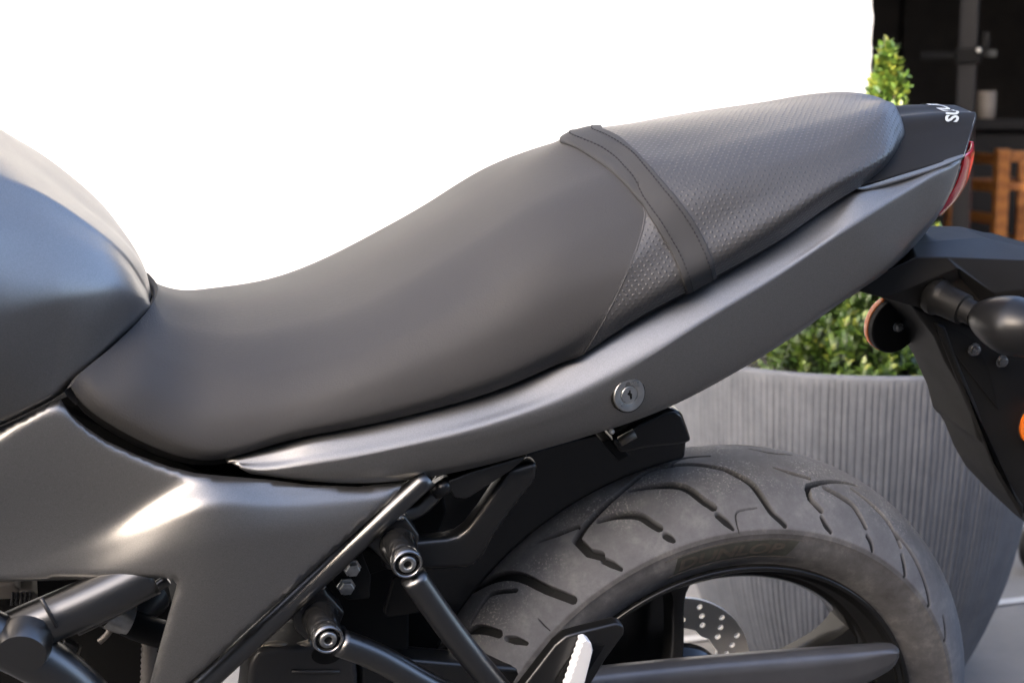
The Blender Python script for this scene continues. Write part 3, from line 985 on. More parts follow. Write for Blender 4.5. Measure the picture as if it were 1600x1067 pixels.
# raised flange along the top of the cowl's tail end
FL = [[(x, t0, y0 + .004), (x, t0, y0), (x + .5, (t0 + t1) / 2, y0 - .0028), (x + 1, t1, y0 - .0042), (x + 1, t1 + 1.2, y0 - .0036), (x + 1, t1 + 1.6, y0 + .002)] for x, t0, t1, y0 in
      ((1337, 291.5, 294, -.0885), (1345, 289, 295.5, -.0870), (1387, 277, 287.5, -.0838), (1432, 264, 273.5, -.0786), (1472, 251.5, 259.5, -.0734), (1492, 245, 251, -.0702), (1505, 241, 245, -.0672))]
fl_ = sheet('cowl_flange', loft([[U(*p) for p in s] for s in FL], 50, 24), 'paint', cowl)
fr_ = mirrored(fl_); fr_.parent = cm_
# parting line of the under-tail piece behind the cowl's lower rear edge
# ---- seat lock in the cowl
ckp = U(981, 621, -.1475)
# local surface frame near the lock
ii = np.unravel_index(((CW - ckp) ** 2).sum(-1).argmin(), CW.shape[:2])
ln = np.cross(CW[ii[0] + 3, ii[1]] - CW[ii[0] - 3, ii[1]], CW[ii[0], ii[1] + 2] - CW[ii[0], ii[1] - 2]); ln /= np.linalg.norm(ln)
if ln[1] > 0: ln = -ln
ln = ln + np.array([0, -.25, .30]); ln /= np.linalg.norm(ln)
lo = CW[ii]
lock = lathe('seat_lock', [(0, -.012), (.0152, -.012), (.0152, .0012), (.0146, .0022), (.0135, .0024), (.0088, .0012), (.0086, .0002), (0, .0002)], lo + ln * .001, ln, 'alu', bike, 48)
lathe('lock_gap', [(.0162, -.006), (.0162, .0006), (.0150, .0007), (.0150, -.006)], lo + ln * .001, ln, 'dark', lock, 40)
lathe('lock_barrel', [(.0, .0016), (.0072, .0016), (.0076, .0010), (.0078, -.004)][::-1], lo + ln * .001, ln, 'alu', lock, 40)
e1 = np.cross(ln, [1, 0, 0]); e1 /= np.linalg.norm(e1); e2 = np.cross(ln, e1)
def plate(name, org, ex, ey, ez, poly, th, mat, parent):
    n = len(poly)
    Vv = [org + ex * a + ey * b for a, b in poly] + [org + ex * a + ey * b - ez * th for a, b in poly]
    return mesh_obj(name, Vv, [tuple(range(n)), tuple(range(2 * n - 1, n - 1, -1))] + [(i, (i + 1) % n, n + (i + 1) % n, n + i) for i in range(n)], mat, parent, smooth=False)
if e1[2] < 0: e1, e2 = -e1, -e2
if e2[0] < 0: e2 = -e2
plate('keyhole', lo + ln * .00275, e2, e1, ln, [(-.0004, .0042), (.0010, .0042), (.0012, .0016), (.0026, .0008), (.0028, -.0036), (.0012, -.0042), (.0002, -.0008), (-.0020, .0006), (-.0014, .0020), (-.0004, .0022)], .003, 'dark', lock)

# ---- tail end cover with lettering
TC = [
    [(1335, 293, -.092), (1345, 258, -.070), (1354, 225, -.050), (1362, 190, -.027), (1362, 186, -.022), (1360, 184, 0)],
    [(1385, 279, -.087), (1392, 248, -.067), (1399, 217, -.047), (1406, 186, -.026), (1406, 182, -.021), (1403, 180, 0)],
    [(1445, 261, -.079), (1450, 234, -.060), (1456, 207, -.042), (1462, 180, -.024), (1462, 176.5, -.019), (1457, 175, 0)],
    [(1488, 248, -.072), (1494, 224, -.054), (1499, 201, -.038), (1504, 179, -.022), (1503, 175.5, -.018), (1498, 174.5, 0)],
    [(1506, 242, -.068), (1513, 219, -.051), (1519, 198, -.036), (1524, 179, -.021), (1523, 176, -.018), (1518, 175, 0)],
]
TCs = loft_sym([[U(*p) for p in s] for s in TC], 60, 40)
rim_ = TCs[-1:].copy(); rim2 = rim_ + np.array([.0012, 0, -.0006]); rim3 = rim_ + np.array([.0010, .0, -.0042])
TCs = np.concatenate([TCs, rim2, rim3, rim3 + np.array([-.014, 0, -.004])])
tcov = sheet('tail_cover', mirror(TCs), 'tail', bike, thick=.002)
TV, TF = text_verts('SUZUKI', 1.0, 0.12, 0.03)
ctr = TCs[:60]
TM = mirror(ctr); tu = np.linspace(0, 1, TM.shape[0])
wid = np.concatenate([[0], np.cumsum(np.linalg.norm(np.diff(TM[46], axis=0), axis=1))]); wid -= wid[-1] / 2
lenu = np.concatenate([[0], np.cumsum(np.linalg.norm(np.diff(TM[:, TM.shape[1] // 2], axis=0), axis=1))])
def on_cover(a, b, off):       # a: across from near side to far side, b: backwards distance
    v = np.interp(a, wid, np.arange(len(wid))); u = np.interp(b, lenu, np.arange(len(lenu)))
    i, j = int(min(u, len(lenu) - 2)), int(min(v, len(wid) - 2)); fu, fv = u - i, v - j
    q = TM[i:i + 2, j:j + 2]
    p = (q[0, 0] * (1 - fu) * (1 - fv) + q[1, 0] * fu * (1 - fv) + q[0, 1] * (1 - fu) * fv + q[1, 1] * fu * fv)
    n_ = np.cross(q[1, 0] - q[0, 0], q[0, 1] - q[0, 0]); n_ /= np.linalg.norm(n_)
    if n_[2] < 0: n_ = -n_
    return p + n_ * off
tw = TV[:, 0].max() - TV[:, 0].min()
sc = .080 / tw
LV = [on_cover(v[0] * sc, lenu[-1] - .025 - v[1] * sc * .85, .0009) for v in TV]
mesh_obj('lettering', LV, TF, 'letter_glint', tcov, smooth=False)

ed_ = mirror(TCs[58:59])[0]
tube('edge_highlight', ed_[::3] + np.array([.0012, 0, -.001]), .0009, 'letter_glint', tcov, 6, smooth_path=False)  # thin pale tube painted as the highlight along the rear edge
# ---- tail light
TLs = [
    [(1506, 244, -.064), (1503, 262, -.060), (1495, 285, -.054), (1480, 310, -.048), (1462, 336, -.042)],
    [(1510, 242, -.060), (1509, 258, -.056), (1501, 284, -.048), (1485, 312, -.042), (1464, 337, -.036)],
    [(1520, 232, -.030), (1520, 250, -.026), (1512, 280, -.022), (1494, 312, -.018), (1468, 338, -.016)],
    [(1522, 222, 0), (1522, 244, 0), (1514, 276, 0), (1496, 310, 0), (1470, 338, 0)],
]
TL = np.swapaxes(loft([[U(*p) for p in s] for s in TLs], 24, 24), 0, 1)
tl = sheet('tail_light', mirror(TL), 'red', bike, thick=.003, orient=(1, 0, 0))
# under-tail closing panel behind the cowl's lower rear edge
UT = [[(1300, 470, -.088), (1300, 478, -.05), (1300, 480, 0)], [(1360, 435, -.084), (1362, 441, -.05), (1362, 444, 0)], [(1420, 386, -.074), (1424, 389, -.045), (1425, 391, 0)],
      [(1455, 341, -.062), (1459, 344, -.038), (1460, 346, 0)], [(1490, 292, -.062), (1488, 300, -.034), (1488, 306, 0)], [(1502, 258, -.060), (1504, 264, -.03), (1504, 270, 0)]]
sheet('under_tail_panel', mirror(loft([[U(*p) for p in s] for s in UT], 30, 16)), 'paint', bike, thick=.002, orient=(0.5, 0, -1))

# ---- fuel tank
TK = [  # top centre, crown, crease, shoulder, flank, lower flank, bottom edge, tucked edge
    [(-420, -60, 0), (-430, -10, -.08), (-440, 140, -.130), (-440, 160, -.140), (-440, 330, -.190), (-440, 520, -.200), (-430, 790, -.150), (-430, 810, -.135)],
    [(-200, 82, 0), (-205, 118, -.060), (-210, 200, -.105), (-210, 214, -.112), (-210, 345, -.168), (-210, 530, -.183), (-210, 735, -.142), (-205, 752, -.128)],
    [(0, 222, 0), (-5, 238, -.042), (-6, 274, -.082), (-6, 284, -.087), (-4, 372, -.126), (-2, 500, -.153), (0, 653, -.137), (2, 664, -.122)],
    [(62, 266, 0), (58, 278, -.036), (56, 297, -.071), (56, 305, -.075), (58, 376, -.110), (58, 485, -.138), (52, 629, -.132), (54, 639, -.118)],
    [(122, 312, 0), (119, 320, -.031), (117, 334, -.064), (116, 341, -.068), (118, 392, -.097), (118, 470, -.121), (104, 598, -.124), (106, 608, -.112)],
    [(178, 358, 0), (176, 364, -.025), (173, 376, -.054), (172, 381, -.058), (174, 409, -.078), (176, 455, -.098), (160, 545, -.105), (162, 555, -.095)],
    [(210, 394, 0), (209, 399, -.021), (206, 411, -.041), (205, 416, -.044), (206, 432, -.062), (208, 460, -.077), (202, 505, -.082), (204, 514, -.074)],
    [(226, 421, 0), (225, 425, -.018), (222, 437, -.034), (221, 442, -.037), (221, 452, -.051), (223, 467, -.061), (224, 485, -.062), (225, 494, -.056)],
    [(233, 442, 0), (233, 445, -.015), (231, 453, -.028), (230, 457, -.031), (230, 462, -.038), (232, 470, -.046), (234, 478, -.050), (234, 484, -.045)],
    [(236, 462, 0), (236, 463, -.012), (235, 466, -.022), (234, 468, -.025), (234, 470, -.032), (235, 474, -.036), (236, 478, -.036), (236, 482, -.032)],
]
TKp = loft_sym([[U(*p) for p in s][::-1] for s in TK], 120, 64)
tank = sheet('fuel_tank', mirror(TKp), 'paint', bike)

# ---- frame side cover below seat and tank
cov_out = [(-160, 742), (-60, 694), (0, 667), (50, 645), (94, 622), (100, 632), (112, 648), (135, 668), (165, 688), (215, 711), (265, 729), (305, 739), (345, 743), (420, 749), (480, 757), (560, 760), (645, 751),
           (600, 791), (560, 827), (510, 872), (460, 918), (400, 972), (345, 1022), (300, 1062), (260, 1099), (245, 1112), (225, 1116), (236, 1060), (252, 1000), (266, 950), (274, 922), (276, 912), (270, 905), (255, 902.5), (200, 903), (130, 905), (60, 907), (0, 908.5), (-160, 914)]
cx_ = np.array([-200, 0, 100, 200, 310, 420, 520, 600, 690.])
rails_ = np.array([  # heights in the photo of the edge lines running along the cover, and their lateral depth
    [(765, -.133), (667, -.1265), (618, -.122), (690, -.127), (734, -.1300), (748, -.1320), (755, -.1330), (756, -.1355), (748, -.1395)],
    [(800, -.141), (692, -.1345), (650, -.1305), (715, -.1325), (741, -.1330), (754, -.1345), (760, -.1350), (759, -.1370), (751, -.1408)],
    [(905, -.146), (885, -.1425), (850, -.1405), (798, -.1366), (752, -.1372), (763, -.1370), (767, -.1370), (764, -.1390), (755, -.1422)],
    [(925, -.1475), (906, -.1446), (880, -.1440), (842, -.1465), (800, -.1552), (794, -.1485), (787, -.1445), (777, -.1445), (766, -.1455)],
    [(950, -.1492), (940, -.1475), (920, -.1478), (895, -.1550), (862, -.1610), (842, -.1555), (826, -.1505), (808, -.1492), (792, -.1490)],
    [(1150, -.164), (1150, -.1640), (1150, -.1655), (1150, -.1665), (1150, -.1670), (1150, -.1665), (1150, -.1640), (1150, -.1600), (1150, -.1580)]])
rails_[:5, :, 1] += np.array([0, 0, -.001, -.006, -.013, -.014, -.011, -.006, -.003])[None]
def cov_ctl(q):
    R_ = np.swapaxes(nat(cx_, np.swapaxes(rails_, 0, 1), np.clip(q[:, 0], -200, 690)), 0, 1)   # rails x points x 2
    out = np.empty(len(q))
    for k in range(len(q)):
        t_ = np.maximum.accumulate(R_[:, k, 0] + np.arange(6) * .01)
        out[k] = pchip(t_, R_[:, k, 1], np.array([np.clip(q[k, 1], t_[0], t_[-1])]))[0]
    return out
cover = panel('side_cover', cov_out, cov_ctl, 'paint', bike)
mirrored(cover)
# forward-facing return of the cover's leg, and its raised rib
prism('cover_rib', [(322, 921), (329, 923), (322, 955), (311, 985), (296, 1012), (268, 1052), (261, 1050), (288, 1008), (303, 980), (314, 950)], -.1648, -.158, 'paint', cover, .0022)
# ================================================================== rear wheel
RZ = .312                                  # axle height in the motorcycle frame
wheel = empty('rear_wheel', (0, 0, RZ)); wheel.parent = bike
CR = .0916


def tread_r(y):
    return .3155 - CR + np.sqrt(np.maximum(CR ** 2 - np.asarray(y) ** 2, 1e-9))


def on_tyre(px_, py_):
    """photo pixel -> (angle, lateral position) on the tread"""
    d = RL.T @ sight(px_, py_); d = d / np.linalg.norm(d)
    prev = None
    for t in np.linspace(1.0, 2.2, 1201):
        p = CL + d * t - np.array([0, 0, RZ]); y = p[1]
        if abs(y) < .0802:
            f = math.hypot(p[0], p[2]) - float(tread_r(y))
            if f < 0 and (prev is None or prev > 0):
                return math.atan2(p[2], p[0]), y
            prev = f
        else:
            if abs(y) < .0815 and math.hypot(p[0], p[2]) < .262: break
            prev = None
    return None


GR = [  # photo polylines of the tread grooves, width in mm at each end and the middle
    ([(660, 1010), (706, 948), (748, 917), (771, 904), (796, 899), (819, 903), (852, 920), (880, 931), (895, 937)], (3.0, 8.5, 8.0)),
    ([(700, 905), (740, 862), (774, 844), (816, 822), (852, 796), (883, 768), (945, 725)], (2.0, 3.5, 3.0)),
    ([(1132, 733), (1066, 726), (1038, 730), (1018, 735), (982, 760), (931, 805), (908, 832), (901, 845), (906, 855), (922, 864), (938, 868)], (4.5, 3.5, 8.0)),
    ([(1132, 733), (1155, 744), (1175, 758), (1190, 778), (1205, 800), (1218, 814), (1226, 822)], (5.0, 6.5, 5.0)),
    ([(841, 847), (870, 836), (903, 823)], (1.5, 4.5, 4.0)),
    ([(935, 814), (960, 807), (985, 804), (1003, 808), (1018, 818), (1030, 826)], (4.0, 7.5, 7.0)),
    ([(984, 767), (1016, 761), (1060, 760), (1078, 766), (1096, 780), (1114, 793)], (3.0, 7.5, 7.0)),
    ([(1040, 837), (1052, 845)], (6.5, 7.0, 4.5)),
    ([(944, 876), (956, 882), (970, 889)], (6.0, 6.5, 4.0)),
    ([(1122, 806), (1134, 816), (1145, 827)], (6.0, 6.5, 3.5)),
    ([(992, 717), (1016, 708), (1035, 701)], (1.5, 2.0, 1.5)),
    ([(1170, 701), (1205, 708), (1238, 711)], (1.5, 2.2, 1.5)),
    ([(1209, 731), (1235, 739), (1264, 748)], (1.5, 4.0, 3.5)),
    ([(1338, 759), (1318, 754), (1295, 753), (1272, 757), (1261, 763), (1263, 774), (1271, 785), (1282, 797)], (2.5, 4.0, 6.0)),
    ([(1288, 763), (1310, 774), (1330, 788), (1342, 804), (1352, 823)], (4.5, 6.5, 5.0)),
    ([(1284, 808), (1290, 820), (1297, 832)], (4.5, 5.5, 4.0)),
    ([(1355, 838), (1359, 847), (1363, 859)], (4.5, 5.0, 4.0)),
    ([(1330, 764), (1360, 787), (1385, 812), (1396, 830), (1406, 853)], (3.0, 5.5, 5.0)),
    ([(1409, 868), (1412, 884), (1414, 898)], (4.5, 5.0, 4.0)),
    ([(1393, 826), (1425, 866), (1443, 905), (1451, 945)], (3.0, 5.0, 4.0)),
    ([(728, 990), (745, 983), (760, 984), (780, 990)], (3.0, 8.0, 7.0)),
    ([(672, 1028), (690, 1014), (715, 1000)], (3.0, 6.0, 6.0)),
    ([(793, 998), (806, 1000), (823, 1005)], (4.5, 7.0, 4.0)),
    ([(660, 1040), (676, 990), (690, 960)], (1.5, 2.2, 2.0)),
    ([(640, 990), (672, 930), (700, 905)], (1.5, 2.0, 2.0)),
    ([(1473, 962), (1477, 985), (1474, 1001)], (3.0, 4.0, 3.0)),
    ([(1154, 837), (1150, 815), (1149, 806), (1156, 798), (1182, 794)], (1.0, 1.2, .8)),
    ([(842, 967), (852, 978), (860, 985)], (.8, 1.0, .8)),
]
NTH_F, NTH_B, NY = 1900, 150, 210
TH0, TH1 = R(8), R(188)
theta = np.concatenate([np.linspace(TH0, TH1, NTH_F, endpoint=False), np.linspace(TH1, TH0 + 2 * np.pi, NTH_B, endpoint=False)])
yy = np.concatenate([np.linspace(-.0798, .012, NY), np.linspace(.0128, .0798, 44)])
TH, YY = np.meshgrid(theta, yy, indexing='ij')
depth = np.zeros_like(TH)
arc = lambda y: CR * np.arcsin(np.clip(y / CR, -1, 1))
lines = []
for pl, wd in GR:
    q = [on_tyre(*p) for p in pl]
    q = np.array([p for p in q if p is not None])
    if len(q) < 2: continue
    lines.append((q, wd))
def carve(q, wd, dth=0.0, flip=False):
    qq = q.copy()
    if len(qq) > 2:
        qq = curve(np.concatenate([qq, np.zeros((len(qq), 1))], 1), 24, pchip)[:, :2]
    else:
        qq = np.stack([np.linspace(qq[0], qq[1], 6)])[0]
    qq[:, 0] += dth
    if flip: qq[:, 1] *= -1
    ws = np.interp(np.linspace(0, 1, len(qq)), [0, .5, 1], wd) * .00056
    X = np.stack([qq[:, 0] * .29, arc(qq[:, 1])], -1)
    t0, t1 = qq[:, 0].min() - .03, qq[:, 0].max() + .03
    ti = np.where((theta > t0) & (theta < t1))[0]
    if len(ti) == 0: return
    y0, y1 = qq[:, 1].min() - .012, qq[:, 1].max() + .012
    yi = np.where((yy > y0) & (yy < y1))[0]
    if len(yi) == 0: return
    P = np.stack([TH[np.ix_(ti, yi)] * .29, arc(YY[np.ix_(ti, yi)])], -1)
    best = np.full(P.shape[:2], -1.0)
    for a, b, wa, wb in zip(X[:-1], X[1:], ws[:-1], ws[1:]):
        ab = b - a; l2 = (ab ** 2).sum() + 1e-12
        s = np.clip(((P - a) @ ab) / l2, 0, 1)
        dd = np.linalg.norm(P - a - s[..., None] * ab, axis=-1)
        best = np.maximum(best, (wa + (wb - wa) * s) - dd)
    g = np.clip(best / .0008 + .5, 0, 1)
    sub = depth[np.ix_(ti, yi)]
    depth[np.ix_(ti, yi)] = np.maximum(sub, g)
for q, wd in lines:
    carve(q, wd)
PER = R(36)
for q, wd in lines:                       # the far half and the hidden run of the tread repeat the pattern
    carve(q, wd, PER * .5, True)
    if q[:, 0].min() > R(120): carve(q, wd, PER * 2)
DEP = .0060
rr = tread_r(YY) - depth * DEP * np.clip((.0815 - np.abs(YY)) / .02, .35, 1)
cols_r = [np.stack([rr[:, j] * np.cos(theta), YY[:, j] * np.ones(len(theta)), rr[:, j] * np.sin(theta)], -1) for j in range(len(yy))]
side = [(.0806, .2655), (.0812, .2635), (.0803, .2605), (.0805, .2545), (.0795, .2480), (.0770, .2400), (.0735, .2330), (.0690, .2275), (.0665, .2245), (.0655, .2215), (.062, .2205)]
def ringv(y, r): return np.stack([r * np.cos(theta), np.full(len(theta), y), r * np.sin(theta)], -1)
colsL = [ringv(-y, r) for y, r in side[::-1]]
colsR = [ringv(y, r) for y, r in side]
TY = np.stack(colsL + cols_r + colsR, 1)
tyre = mesh_obj('tyre', TY.reshape(-1, 3), grid_faces(TY.shape[0], TY.shape[1], True, False), 'rubber', wheel, fix=False)
tyre.data.flip_normals() if tyre.data.polygons[TY.shape[1] // 2].normal.dot(Vector(TY[0, TY.shape[1] // 2])) < 0 else None
tyre.data.set_sharp_from_angle(angle=R(26))
ac = np.concatenate([np.ones(len(side)), np.minimum(np.abs(yy) / .0815, .97), np.ones(len(side))])
a_ = tyre.data.attributes.new('across', 'FLOAT', 'POINT'); a_.data.foreach_set('value', np.tile(ac, len(theta)).astype(np.float32))
gg = np.concatenate([np.zeros((len(theta), len(side))), depth, np.zeros((len(theta), len(side)))], 1)
a_ = tyre.data.attributes.new('groove', 'FLOAT', 'POINT'); a_.data.foreach_set('value', (gg.ravel()).astype(np.float32))

# raised maker's name on the side wall
m = M['wallmark'] = new_mat('raised_side_wall_rubber', (.052, .043, .035), .75); vary(m, (.052, .043, .035), .3, 60)
m = M['wallplate'] = new_mat('side_wall_name_field', (.026, .028, .022), .7); vary(m, (.026, .028, .022), .35, 80)
def side_pt(an, r, off):
    y = np.interp(r, [s[1] for s in side[::-1]], [s[0] for s in side[::-1]])
    return np.array([r * math.cos(an), -(y + off), r * math.sin(an)])
def ray_side(px_, py_):
    d = RL.T @ sight(px_, py_); t = (-.0795 - CL[1]) / d[1]; p = CL + d * t - np.array([0, 0, RZ]); return math.atan2(p[2], p[0]), math.hypot(p[0], p[2])
aL, rL_ = ray_side(1048, 881); aR, rR_ = ray_side(1234, 856)
ra, rb = .2375, .2565
Vp = []; k = 60
for i in range(k):
    an = aL + (aR - aL) * i / (k - 1)
    for r_ in np.linspace(ra, rb, 5):
        Vp.append(side_pt(an - .03 * (r_ - ra) / (rb - ra), r_, .00035))
fld = mesh_obj('name_field', Vp, grid_faces(k, 5), 'wallplate', tyre, fix=False)
TV2, TF2 = text_verts('DUNLOP', 1.0, 0.22, 0.03)
w2 = TV2[:, 0].max() - TV2[:, 0].min(); h2 = TV2[:, 1].max() - TV2[:, 1].min()
x2 = TV2[:, 0].min(); yb2 = TV2[:, 1].min()
LV2 = [side_pt(aL + (aR - aL) * (.05 + .90 * (v[0] - x2) / w2), ra + (rb - ra) * (.14 + .72 * (v[1] - yb2) / h2), .0009) for v in TV2]
mesh_obj('lettering', LV2, TF2, 'wallmark', tyre, smooth=False)
# moulded ridges around the side wall
for r_ in (.2362, .2578):
    ank = np.linspace(aL + .02, aR - .05, 60)
    tube('moulding', [side_pt(a, r_, .0001) for a in ank], .0004, 'wallmark', tyre, 5, smooth_path=False)

# rim
rimp = [(.2225, -.0640), (.2232, -.0670), (.2228, -.0700), (.2212, -.0722), (.2188, -.0724), (.2168, -.0706), (.2158, -.0670), (.2152, -.0610), (.2130, -.0560), (.2060, -.0520), (.2000, -.0480), (.1950, -.0400), (.1915, -.028), (.1905, 0), (.1915, .028), (.1950, .0400), (.2000, .0480), (.2060, .0520), (.2130, .0560), (.2158, .0640), (.2188, .0724), (.2228, .0700), (.2225, .0640)]
rim = lathe('rim', rimp, (0, 0, 0), (0, 1, 0), 'wheelpaint', wheel, 180, 50)
lathe('hub', [(.0, -.05), (.03, -.05), (.045, -.045), (.05, -.02), (.05, .03), (.06, .045), (.06, .06), (.0, .06)], (0, 0, 0), (0, 1, 0), 'wheelpaint', wheel, 48)
# slim swept spokes running from the rim past the hub
def spoke(phi):
    ed = lambda r_, an, y: np.array([r_ * math.cos(an), y, r_ * math.sin(an)])
    a, b = ed(.194, phi, -.012), ed(.052, phi + 1.35, -.022)
    et = np.cross(b - a, [0, 1, 0]); et /= np.linalg.norm(et)
    V = []
    for i in range(16):
        f = i / 15
        p = a + (b - a) * f + et * .010 * math.sin(math.pi * f)
        wd = .0075 + .010 * max(0, 1 - f / .14) ** 2 + .006 * max(0, (f - .8) / .2); hg = .013 + .008 * max(0, 1 - f / .2)
        for u, v in ((-1, -.3), (-.75, -.9), (-.2, -1), (.2, -1), (.75, -.9), (1, -.3), (.9, 1), (-.9, 1)):
            V.append(p + et * u * wd + np.array([0, 1, 0]) * v * hg)
    o = mesh_obj('spoke', V, grid_faces(16, 8, False, True), 'wheelpaint', wheel)
    sharp(o, 28)
def ray_plane(px_, py_, y):
    p = U(px_, py_, y) - np.array([0, 0, RZ]); return math.atan2(p[2], p[0])
sa = ray_plane(1297, 1006, -.012)
for i in range(5):
    spoke(sa + .05 + i * 2 * math.pi / 5)

# brake disc on the far side
dc = []; nh = 180
dcen = U(1062, 1030, .062); dcen = np.array([0, .062, 0])
bmd = bmesh.new()
ri, ro = .068, .104
outer = [(ro * math.cos(a), ro * math.sin(a)) for a in np.linspace(0, 2 * np.pi, 120, endpoint=False)]
inner = [((ri + .003 * math.cos(10 * a)) * math.cos(a), (ri + .003 * math.cos(10 * a)) * math.sin(a)) for a in np.linspace(0, 2 * np.pi, 120, endpoint=False)]
pts2 = outer + inner; edg = [(i, (i + 1) % 120) for i in range(120)] + [(120 + i, 120 + (i + 1) % 120) for i in range(120)]
holes = []
for k in range(18):
    for j, r_ in enumerate((.077, .0865, .096)):
        holes.append(((r_) * math.cos(k * 2 * np.pi / 18 + j * .09), r_ * math.sin(k * 2 * np.pi / 18 + j * .09)))
for hx, hy in holes:
    b = len(pts2)
    pts2 += [(hx + .0035 * math.cos(a), hy + .0035 * math.sin(a)) for a in np.linspace(0, 2 * np.pi, 12, endpoint=False)]
    edg += [(b + i, b + (i + 1) % 12) for i in range(12)]
v, e, f, *_ = delaunay_2d_cdt([Vector(p) for p in pts2], edg, [], 0, 1e-6)
v2 = np.array([tuple(p) for p in v])
keep = []
hc = np.array(holes)
for t in f:
    c = v2[list(t)].mean(0)
    if ri - .001 < np.hypot(*c) < ro and np.hypot(*(hc - c).T).min() > .0034: keep.append(tuple(t))
disc = mesh_obj('brake_disc', [(p[0], .085, p[1]) for p in v2], keep, 'disc', wheel, smooth=False)
md = disc.modifiers.new('thickness', 'SOLIDIFY'); md.thickness = .0045
cal = prism('brake_caliper', [(-.16, .08, .0), (-.095, .08, .02), (-.075, .08, .07), (-.055, .08, .10), (-.055, .08, .145), (-.10, .08, .16), (-.15, .08, .12)], .045, .10, 'black', bike, .006, raw=True)
co = cal.data
for vv in co.vertices: vv.co.z += RZ

prism('caliper_bracket', [(945, 985), (968, 950), (990, 932), (1040, 922), (1047, 940), (1048, 1050), (935, 1050)], .030, .062, 'gloss', bike, .004)
# ================================================================== chain guard and swing arm
cg = [(900, 1046), (985, 1030), (1090, 1022), (1200, 1012), (1300, 1007), (1385, 1003), (1397, 1006), (1405, 1018), (1404, 1030), (1396, 1042), (1350, 1062), (1290, 1090), (900, 1125)]
CG = loft([[U(x0, y0, -.098), U(x0, y0 + 5 * h, -.108), U(x0 + 1, y0 + 16 * h, -.117), U(x0 + 1, y0 + 34 * h, -.1225), U(x0 + 1, y0 + 58 * h, -.1225), U(x0, y0 + 80 * h, -.118)] for x0, y0, h in ((820, 1052, 1), (900, 1043, 1), (985, 1034, 1), (1090, 1024, 1), (1200, 1015, 1), (1300, 1008, .92), (1360, 1004, .75), (1385, 1003.5, .58), (1398, 1007, .40), (1404, 1013, .18))], 80, 36)
sheet('chain_guard', CG, 'guard', bike, thick=.003, orient=(0, -1, .3))
sw = prism('swing_arm', [(-.42, -.105, .37), (-.30, -.105, .375), (-.10, -.105, .335), (.05, -.105, .33), (.06, -.105, .285), (-.10, -.105, .285), (-.30, -.105, .30), (-.42, -.105, .31)], -.098, -.072, 'frame', bike, .008, raw=True)
# ================================================================== frame, brackets and small parts
m = M['chromegrey'] = new_mat('brushed_dark_metal', (.20, .20, .20), .26, .9); vary(m, (.2, .2, .2), .15, 90, (.2, .32))
m = M['alloyring'] = new_mat('turned_dark_ring', (.30, .30, .30), .2, .95)
M['indblack'] = new_mat('indicator_black', (.008, .008, .0085), .34, 0, .4)
M['peg'] = new_mat('bare_cast_aluminium', (.85, .85, .85), .4, .2)
M['rod_and_glint'] = new_mat('dull_rod_and_glint', (.20, .18, .15), .5, .7)
M['hosegrey'] = new_mat('braided_hose', (.20, .18, .16), .5, .5)
def ytube(name, px_, py_, y0, y1, r, mat, parent=bike, n=28, prof=None):
    c = U(px_, py_, y0)
    return lathe(name, prof or [(0, 0), (r, 0), (r, y1 - y0), (0, y1 - y0)], c, (0, 1, 0), mat, parent, n)


# under-seat tray and inner panels that close the gaps between the covers
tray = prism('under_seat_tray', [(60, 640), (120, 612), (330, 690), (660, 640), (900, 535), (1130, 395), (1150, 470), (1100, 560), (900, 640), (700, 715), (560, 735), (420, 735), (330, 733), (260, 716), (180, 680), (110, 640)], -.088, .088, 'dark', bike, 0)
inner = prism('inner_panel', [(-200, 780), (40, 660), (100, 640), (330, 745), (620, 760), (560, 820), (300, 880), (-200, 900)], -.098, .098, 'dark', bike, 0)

# main sub-frame tube
tube('subframe_tube', pts((240, 1141, -.150), (330, 1058, -.150), (480, 919, -.150), (605, 803, -.148), (668, 745, -.143)), .0092, 'alloy', bike, 18)
t2 = tube('subframe_tube', pts((560, 770, -.10), (640, 800, -.108), (700, 740, -.10)), .008, 'alloy', bike, 12)
# bent flat strut running back over the tyre
strut = prism('rear_strut', [(600, 845), (656, 846), (700, 842), (716, 838), (731, 827), (752, 800), (786, 750), (794, 735), (842, 722), (838, 752), (822, 772), (800, 800), (772, 840), (758, 868), (742, 884), (730, 888.5), (700, 891), (655, 893), (600, 893)], -.118, -.098, 'frame', bike, .006, seg=3)
prism('strut_gusset', [(700, 752), (735, 738), (790, 722), (826, 712), (800, 735), (735, 777), (728, 780), (712, 779), (702, 766)], -.128, -.104, 'frame', bike, .002)
tube('cross_pin', pts((684, 752, -.12), (694, 768, -.122)), .010, 'frame', bike, 14)
# inner mudguard, black
top_ = [U(x, y, -.015) for x, y in ((560, 830), (660, 770), (690, 745), (800, 712), (900, 684), (1000, 656), (1042, 640), (1060, 640), (1069, 650), (1076, 670))]
arc_ = [np.array([.3215 * math.cos(t), -.015, RZ + .3215 * math.sin(t)]) for t in np.linspace(math.atan2((U(1070, 690, -.015) - np.array([0, 0, RZ]))[2], U(1070, 690, -.015)[0]), R(186), 40)]
prism('inner_mudguard', [np.array([-.44, -.015, .30])] + top_ + arc_, -.015, .06, 'gloss', bike, .005, seg=3, raw=True)
prism('mudguard_end', [(955, 688), (1000, 660), (1042, 640), (1058, 640), (1068, 649), (1076, 668), (1084, 692), (1060, 697), (1010, 702), (970, 712)], -.070, .02, 'gloss', bike, .006, seg=3)
prism('mudguard_rib', [(940, 690), (958, 686), (985, 712), (968, 722)], -.060, -.02, 'black', bike, .002)
tube('mudguard_glint', pts((968, 690, -.073), (992, 677, -.074)), .0048, 'rod_and_glint', bike, 10)  # pale rod added as a warm reflection streak on the mudguard
